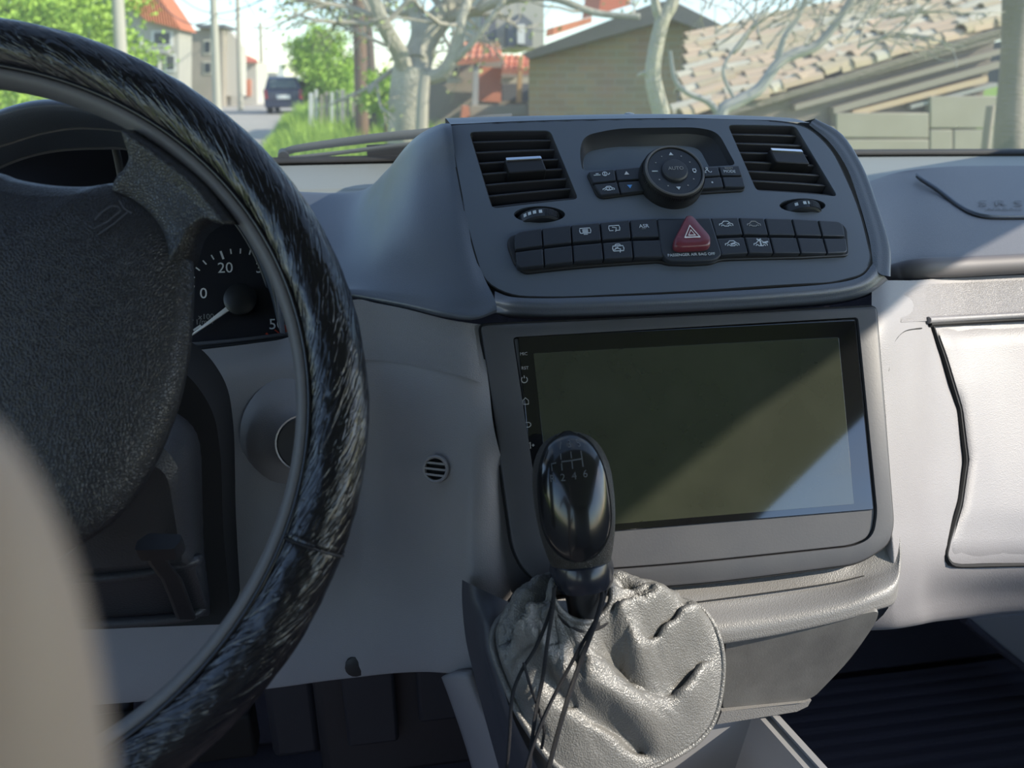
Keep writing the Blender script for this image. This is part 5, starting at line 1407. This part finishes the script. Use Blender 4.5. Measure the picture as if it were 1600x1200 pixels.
# house with red porch roofs behind the pale tree
h4 = thing('porch_house', 'brick house with red tiled porch roofs and terracotta panel behind the pale tree', 'house', W(765, 200, 16))
pq('wall', [(665, 300), (832, 300), (832, 95), (740, 95), (665, 110)], 16.6, 5, 'plaster_brown', h4)
pq('upper_wall', [(755, 75), (850, 75), (850, -60), (755, -60)], 19, 4, 'plaster', h4)
pq('dormer', [(795, 72), (832, 72), (832, 35), (814, 20), (795, 40)], 18.4, 1, 'slate', h4)
pq('dormer_window', [(809, 68), (820, 68), (820, 38), (809, 38)], 18.3, .1, 'white_paint', h4)
pq('upper_shutter', [(752, 62), (775, 62), (775, 24), (752, 24)], 18.9, .1, 'slate', h4)
def tiled(name, quad, Y0_, Y1_, nx, ny, m, parent):
    bl, br, tr2, tl = quad
    A, B, C_, D_ = W(*bl, Y0_), W(*br, Y0_), W(*tr2, Y1_), W(*tl, Y1_)
    r = mk(name, [A, B, C_, D_], [(0, 1, 2, 3)], M[m], parent, smooth=False, sol=.06)
    nn = (B - A).cross(D_ - A).normalized()
    if nn.z < 0: nn = -nn
    for i in range(nx):
        for j in range(ny):
            f0, f1 = (i + .08) / nx, (i + .92) / nx; g0, g1 = j / ny, (j + 1.06) / ny
            q = lambda f, g: A.lerp(B, f).lerp(D_.lerp(C_, f), g)
            P = []
            for g, hh in ((g0, .05), (min(1, g1), .02)):
                P += [q(f0, g), q(f0 + (f1 - f0) * .25, g) + nn * hh, q(f0 + (f1 - f0) * .75, g) + nn * hh, q(f1, g)]
            mk('tile', P, [(0, 1, 5, 4), (1, 2, 6, 5), (2, 3, 7, 6), (0, 3, 2, 1)], M[m], r, smooth=False)
tiled('porch_roof', [(708, 97), (786, 90), (780, 68), (722, 66)], 15.2, 16.4, 7, 3, 'terracotta', h4)
tiled('porch_roof', [(784, 110), (828, 111), (830, 88), (786, 86)], 15.2, 16.2, 5, 3, 'terracotta', h4)
pq('terracotta_panel', [(748, 158), (783, 160), (784, 106), (748, 104)], 15.8, .3, 'terracotta', h4)
pq('drainpipe', [(738, 165), (747, 165), (749, 92), (741, 92)], 15.3, .1, 'plaster_grey', h4)
pq('porch_post', [(808, 160), (815, 160), (817, 90), (811, 90)], 15.2, .12, 'wood_light', h4)
pq('lintel', [(784, 130), (826, 130), (826, 121), (784, 121)], 15.7, .3, 'shutter', h4)
pq('porch_dark', [(785, 158), (826, 158), (826, 131), (785, 131)], 16.2, .2, 'slate', h4)
pq('sill', [(700, 130), (722, 130), (722, 121), (700, 121)], 16.2, .3, 'shutter', h4)
window(706, 718, 103, 119, 16.6, h4)
pq('step', [(735, 185), (822, 178), (822, 165), (735, 165)], 15.0, .4, 'concrete', h4)
pq('chimney_pot', [(721, 186), (735, 184), (733, 166), (723, 166)], 14.6, .3, 'terracotta', h4)

# ---------------- brick barn
bb = thing('brick_barn', 'old brick barn with sloping gable roof behind the slender tree', 'barn', W(930, 230, 11))
BNR = V((sin(radians(20)), cos(radians(20)), 0)); BP0 = W(826, 100, 11)
def bpoly(name, pts, Y, dY, m, parent):
    f = [onpl(x, y, BP0 + BNR * (Y - 11), BNR) for x, y in pts]
    uv = [(p.x * 1.06, p.z) for p in f] * 2
    n = len(f); fs = [tuple(range(n))] + [(i, n + i, n + (i + 1) % n, (i + 1) % n) for i in range(n)]
    return mk(name, f + [p + BNR * dY for p in f], fs, M[m], parent, smooth=False, uvs=uv)
bpoly('gable_wall', [(826, 420), (1100, 420), (1120, 55), (1045, 22), (1020, 22), (826, 90)], 11, 6, 'brick', bb)
bpoly('verge', [(814, 84), (826, 92), (1024, 36), (1050, 30), (1130, 60), (1134, 42), (1050, 0), (1024, 4)], 10.7, 6.5, 'old_boards', bb)
# terracotta patches of brickwork further right
bpoly('brick_patch', [(1080, 72), (1116, 76), (1114, 50), (1084, 46)], 10.93, .2, 'terracotta', bb)
pr = thing('pink_rooftop', 'red tiled roof showing above the barn gable', 'roof', W(960, 10, 24))
pq('slope', [(935, 22), (985, 8), (990, -40), (945, -40)], 24, 2, 'roof_red', pr); pq('eave', [(864, 55), (925, 35), (925, 26), (866, 42)], 22, 1, 'terracotta', pr)

# ---------------- tiled outbuilding
ob = thing('tiled_outbuilding', 'low old outbuilding with a ragged pale clay tile roof at the right', 'shed', W(1350, 230, 7))
YA, YB_ = 6.6, 9.5
q00, q10, q11, q01 = W(1052, 198, YA), W(1575, 40, YA), W(1480, -25, YB_), W(1070, 62, YB_)
roof = mk('roof', [q00, q10, q11, q01], [(0, 1, 2, 3)], M['old_boards'], ob, smooth=False, sol=.05)
rn = (q10 - q00).cross(q01 - q00).normalized()
if rn.z < 0: rn = -rn
ra = (q10 - q00).normalized(); rbk = rn.cross(ra)
tl = []
tile_me = []
for mname in ('tile_a', 'tile_b', 'tile_c'):
    vv = []
    for x, r in ((0, .085), (.36, .066)):
        for k in range(6):
            th = pi * k / 5; vv.append(V((x, -cos(th) * r, sin(th) * r * .8)))
        for k in range(6):
            th = pi * (5 - k) / 5; vv.append(V((x, -cos(th) * (r - .014), sin(th) * (r - .014) * .8)))
    ff = [(k, (k + 1) % 12, 12 + (k + 1) % 12, 12 + k) for k in range(12)] + [tuple(reversed(range(12))), tuple(range(12, 24))]
    me = bpy.data.meshes.new('tile'); me.from_pydata([tuple(v) for v in vv], [], ff); me.materials.append(M[mname]); me.update(); tile_me.append(me)
LA = (q10 - q00).length; LBk = (q01 - q00).length
na_, nb_ = 19, 15
for j in range(nb_):
    for i in range(na_):
        p = q00.lerp(q10, (i + .1) / na_).lerp(q01.lerp(q11, (i + .1) / na_), (j + .5) / nb_)
        o = bpy.data.objects.new('tile', random.choice(tile_me)); COL.objects.link(o); o.parent = roof
        rot = Matrix((ra, rbk, rn)).transposed().to_4x4() @ Matrix.Rotation(radians(random.gauss(0, 5)), 4, 'Z') @ Matrix.Rotation(radians(random.gauss(3, 3)), 4, 'Y')
        o.matrix_local = Matrix.Translation(p + rn * (.02 + random.uniform(0, .03)) + ra * random.uniform(-.05, .05)) @ rot
# wall below the verge, boards one by one
for k in range(9):
    f0, f1 = k / 9, (k + 1) / 9
    top0, top1 = q00.lerp(q10, max(0, f0 - .02)), q00.lerp(q10, f1)
wv = [q00 + V((0, .12, -.02)), q10 + V((0, .12, -.02)), V((q10.x, q10.y + .12, 0)), V((q00.x, q00.y + .12, 0))]
loft('side_wall', [[p + V((0, .2, 0)) for p in wv], wv], M['old_boards'], ob)
def wallpt(px, py): return W(px, py, YA + .06)
for a, b, h, m in (((1180, 168), (1560, 62), 9, 'old_boards'), ((1240, 172), (1562, 84), 8, 'plaster_brown'), ((1300, 178), (1562, 105), 10, 'plaster_brown'), ((1330, 182), (1540, 128), 9, 'tile_b'), ((1420, 170), (1555, 135), 6, 'plaster_grey')):
    f = [wallpt(*a), wallpt(*b), wallpt(b[0], b[1] - h), wallpt(a[0], a[1] - h)]
    loft('board', [[p + V((0, .06, 0)) for p in f], [p - V((0, .03, 0)) for p in f]], M[m], ob)
for px0, px1, py0, py1, m in ((1150, 1300, 198, 240, 'concrete'), (1302, 1446, 176, 215, 'concrete'), (1302, 1446, 217, 260, 'concrete'), (1150, 1300, 242, 290, 'concrete'), (1448, 1610, 150, 200, 'concrete'), (1485, 1610, 202, 260, 'concrete'), (1448, 1483, 202, 260, 'concrete')):
    f = [wallpt(px0, py1), wallpt(px1, py1), wallpt(px1, py0), wallpt(px0, py0)]
    loft('block', [[p + V((0, .06, 0)) for p in f], [p - V((0, .05, 0)) for p in f]], M[m], ob, bevel=.01)
ps = thing('rough_post', 'rough grey-brown upright post at the right edge of the view', 'post', W(1585, 230, 5.0))
tube('shaft', crom([W(1570, 420, 5.0), W(1575, 230, 5.0), W(1582, 100, 5.0), W(1590, 0, 5.0), W(1600, -120, 5.0)], 5), lambda t: .085 + .01 * sin(t * 9), M['old_boards'], ps, 12)
tube('brick_edge', crom([W(1535, 300, 5.4), W(1540, 230, 5.4), W(1548, 165, 5.4)], 4), .03, M['plaster_brown'], ps, 8)

# ---------------- fence with pickets
fn = thing('picket_fence', 'patchy pale picket fence behind the grass left of the pale tree', 'fence', W(540, 170, 19))
for k in range(16):
    px = 486 + k * 8.2; w = 2.2 if k % 3 else 3.4; h0, h1 = 216 + random.uniform(-2, 4), 142 + random.uniform(-4, 6)
    pq('picket', [(px - w, h0), (px + w, h0), (px + w, h1), (px - w, h1)], 19 + (k % 2) * .05, .05, random.choice(['white_paint', 'concrete', 'plaster_grey']), fn)
pq('rail', [(482, 160), (612, 160), (612, 157), (482, 157)], 19.15, .05, 'plaster_grey', fn)

# ---------------- parked car
cY = 36.0; cc_ = W(445, 172, cY)
cr = thing('parked_car', 'dark blue hatchback parked on the road, seen from behind', 'car', (cc_.x, cY, .02))
CZ = .02; cw = .80; cxm = cc_.x
def CB(u, v, h): return V((cxm + h, cY + u, CZ + v))
body = [(0, .35), (0, .95), (.05, 1.0), (3.0, 1.0), (3.9, .85), (4.05, .6), (4.05, .3), (3.6, .25), (.4, .25), (.05, .28)]
slab('body', rpoly(body, .08, 3), CB, -cw, cw, M['car_blue'], cr, b=.06)
cab = [(.06, .98), (.28, 1.42), (.6, 1.50), (1.9, 1.50), (2.5, 1.32), (3.0, 1.0)]
o2 = [V(p).to_2d() for p in rpoly(cab, .08, 3)]
if area2(o2) < 0: o2.reverse()
rings = [[CB(p.x, p.y, s * (cw - (.04 + .16 * (p.y - .98) / .52))) for p in o2] for s in (-1, 1)]
loft('cabin', rings, M['car_blue'], cr, bevel=.04)
def quadx(name, L, m, parent=cr, th=.02):
    f = [V((cxm + x, cY + y, CZ + z)) for x, y, z in L]; nn = (f[1] - f[0]).cross(f[3] - f[0]).normalized()
    return loft(name, [[p - nn * th for p in f], [p + nn * th for p in f]], M[m], parent)
quadx('rear_window', [(-.60, .08, 1.04), (.60, .08, 1.04), (.52, .25, 1.38), (-.52, .25, 1.38)], 'car_glass')
for s in (-1, 1):
    quadx('side_window', [(s * .735, .30, 1.04), (s * .735, 2.6, 1.04), (s * .63, 2.1, 1.40), (s * .63, .5, 1.40)], 'car_glass')
    quadx('tail_lamp', [(s * .66, -.01, .62), (s * .80, .03, .62), (s * .79, .05, .98), (s * .68, -.005, .98)], 'tail_lamp')
    for y in (.75, 3.2):
        lathe('wheel', V((cxm + s * .70, cY + y, CZ + .30)), V((s, 0, 0)), [(.30, -.1), (.31, -.08), (.31, .09), (.29, .11), (.18, .11), (.16, .07), (0, .07)], M['tyre'], cr, 24)
quadx('number_plate', [(-.28, -.02, .62), (.28, -.02, .62), (.28, -.02, .78), (-.28, -.02, .78)], 'plate')
quadx('bumper', [(-.80, -.05, .30), (.80, -.05, .30), (.80, -.05, .50), (-.80, -.05, .50)], 'car_blue', th=.05)

# ---------------- windscreen wiper and bonnet edge
wp = thing('windscreen_wiper', 'grey windscreen wiper resting along the lower edge of the glass', 'wiper', W(560, 240, 1.06))
def wsp(px, py, o=.02): 
    # point just outside the glass plane
    nrm = V((0, .54, .66)).normalized(); return onpl(px, py, WS(XC, 0) + nrm * o, nrm)
tube('arm', crom([wsp(440, 240), wsp(460, 233), wsp(520, 224), wsp(600, 214), wsp(680, 206), wsp(745, 190), wsp(800, 186)], 5), lambda t: .0026 + .0016 * t, M['wiper_arm'], wp, 8, flat=1.6)
tube('blade', crom([wsp(446, 248, .008), wsp(520, 240, .008), wsp(600, 230, .008), wsp(680, 220, .008), wsp(800, 200, .008)], 5), .0026, M['wiper_arm'], wp, 8)
box('motor_cover', 0, 1, 0, 1, 0, 1, M['rubber'], wp, M=lambda p: wsp(574, 249, .004).lerp(wsp(690, 243, .004), p.x) + V((0, p.y * .008, p.z * .020 - .003)))
tube('pivot', [wsp(443, 246, .0), wsp(443, 240, .03)], .007, M['rubber'], wp, 10)
bo = struct(grid('trim_3', [[V((XC + (x - XC), y, z)) for x in (XL, -.2, .2, .6, XR)] for y, z in ((1.05, 1.335), (1.10, 1.325), (1.30, 1.26), (1.45, 1.10))], M['body_paint']))
tag(bo, 'van bonnet below the windscreen')
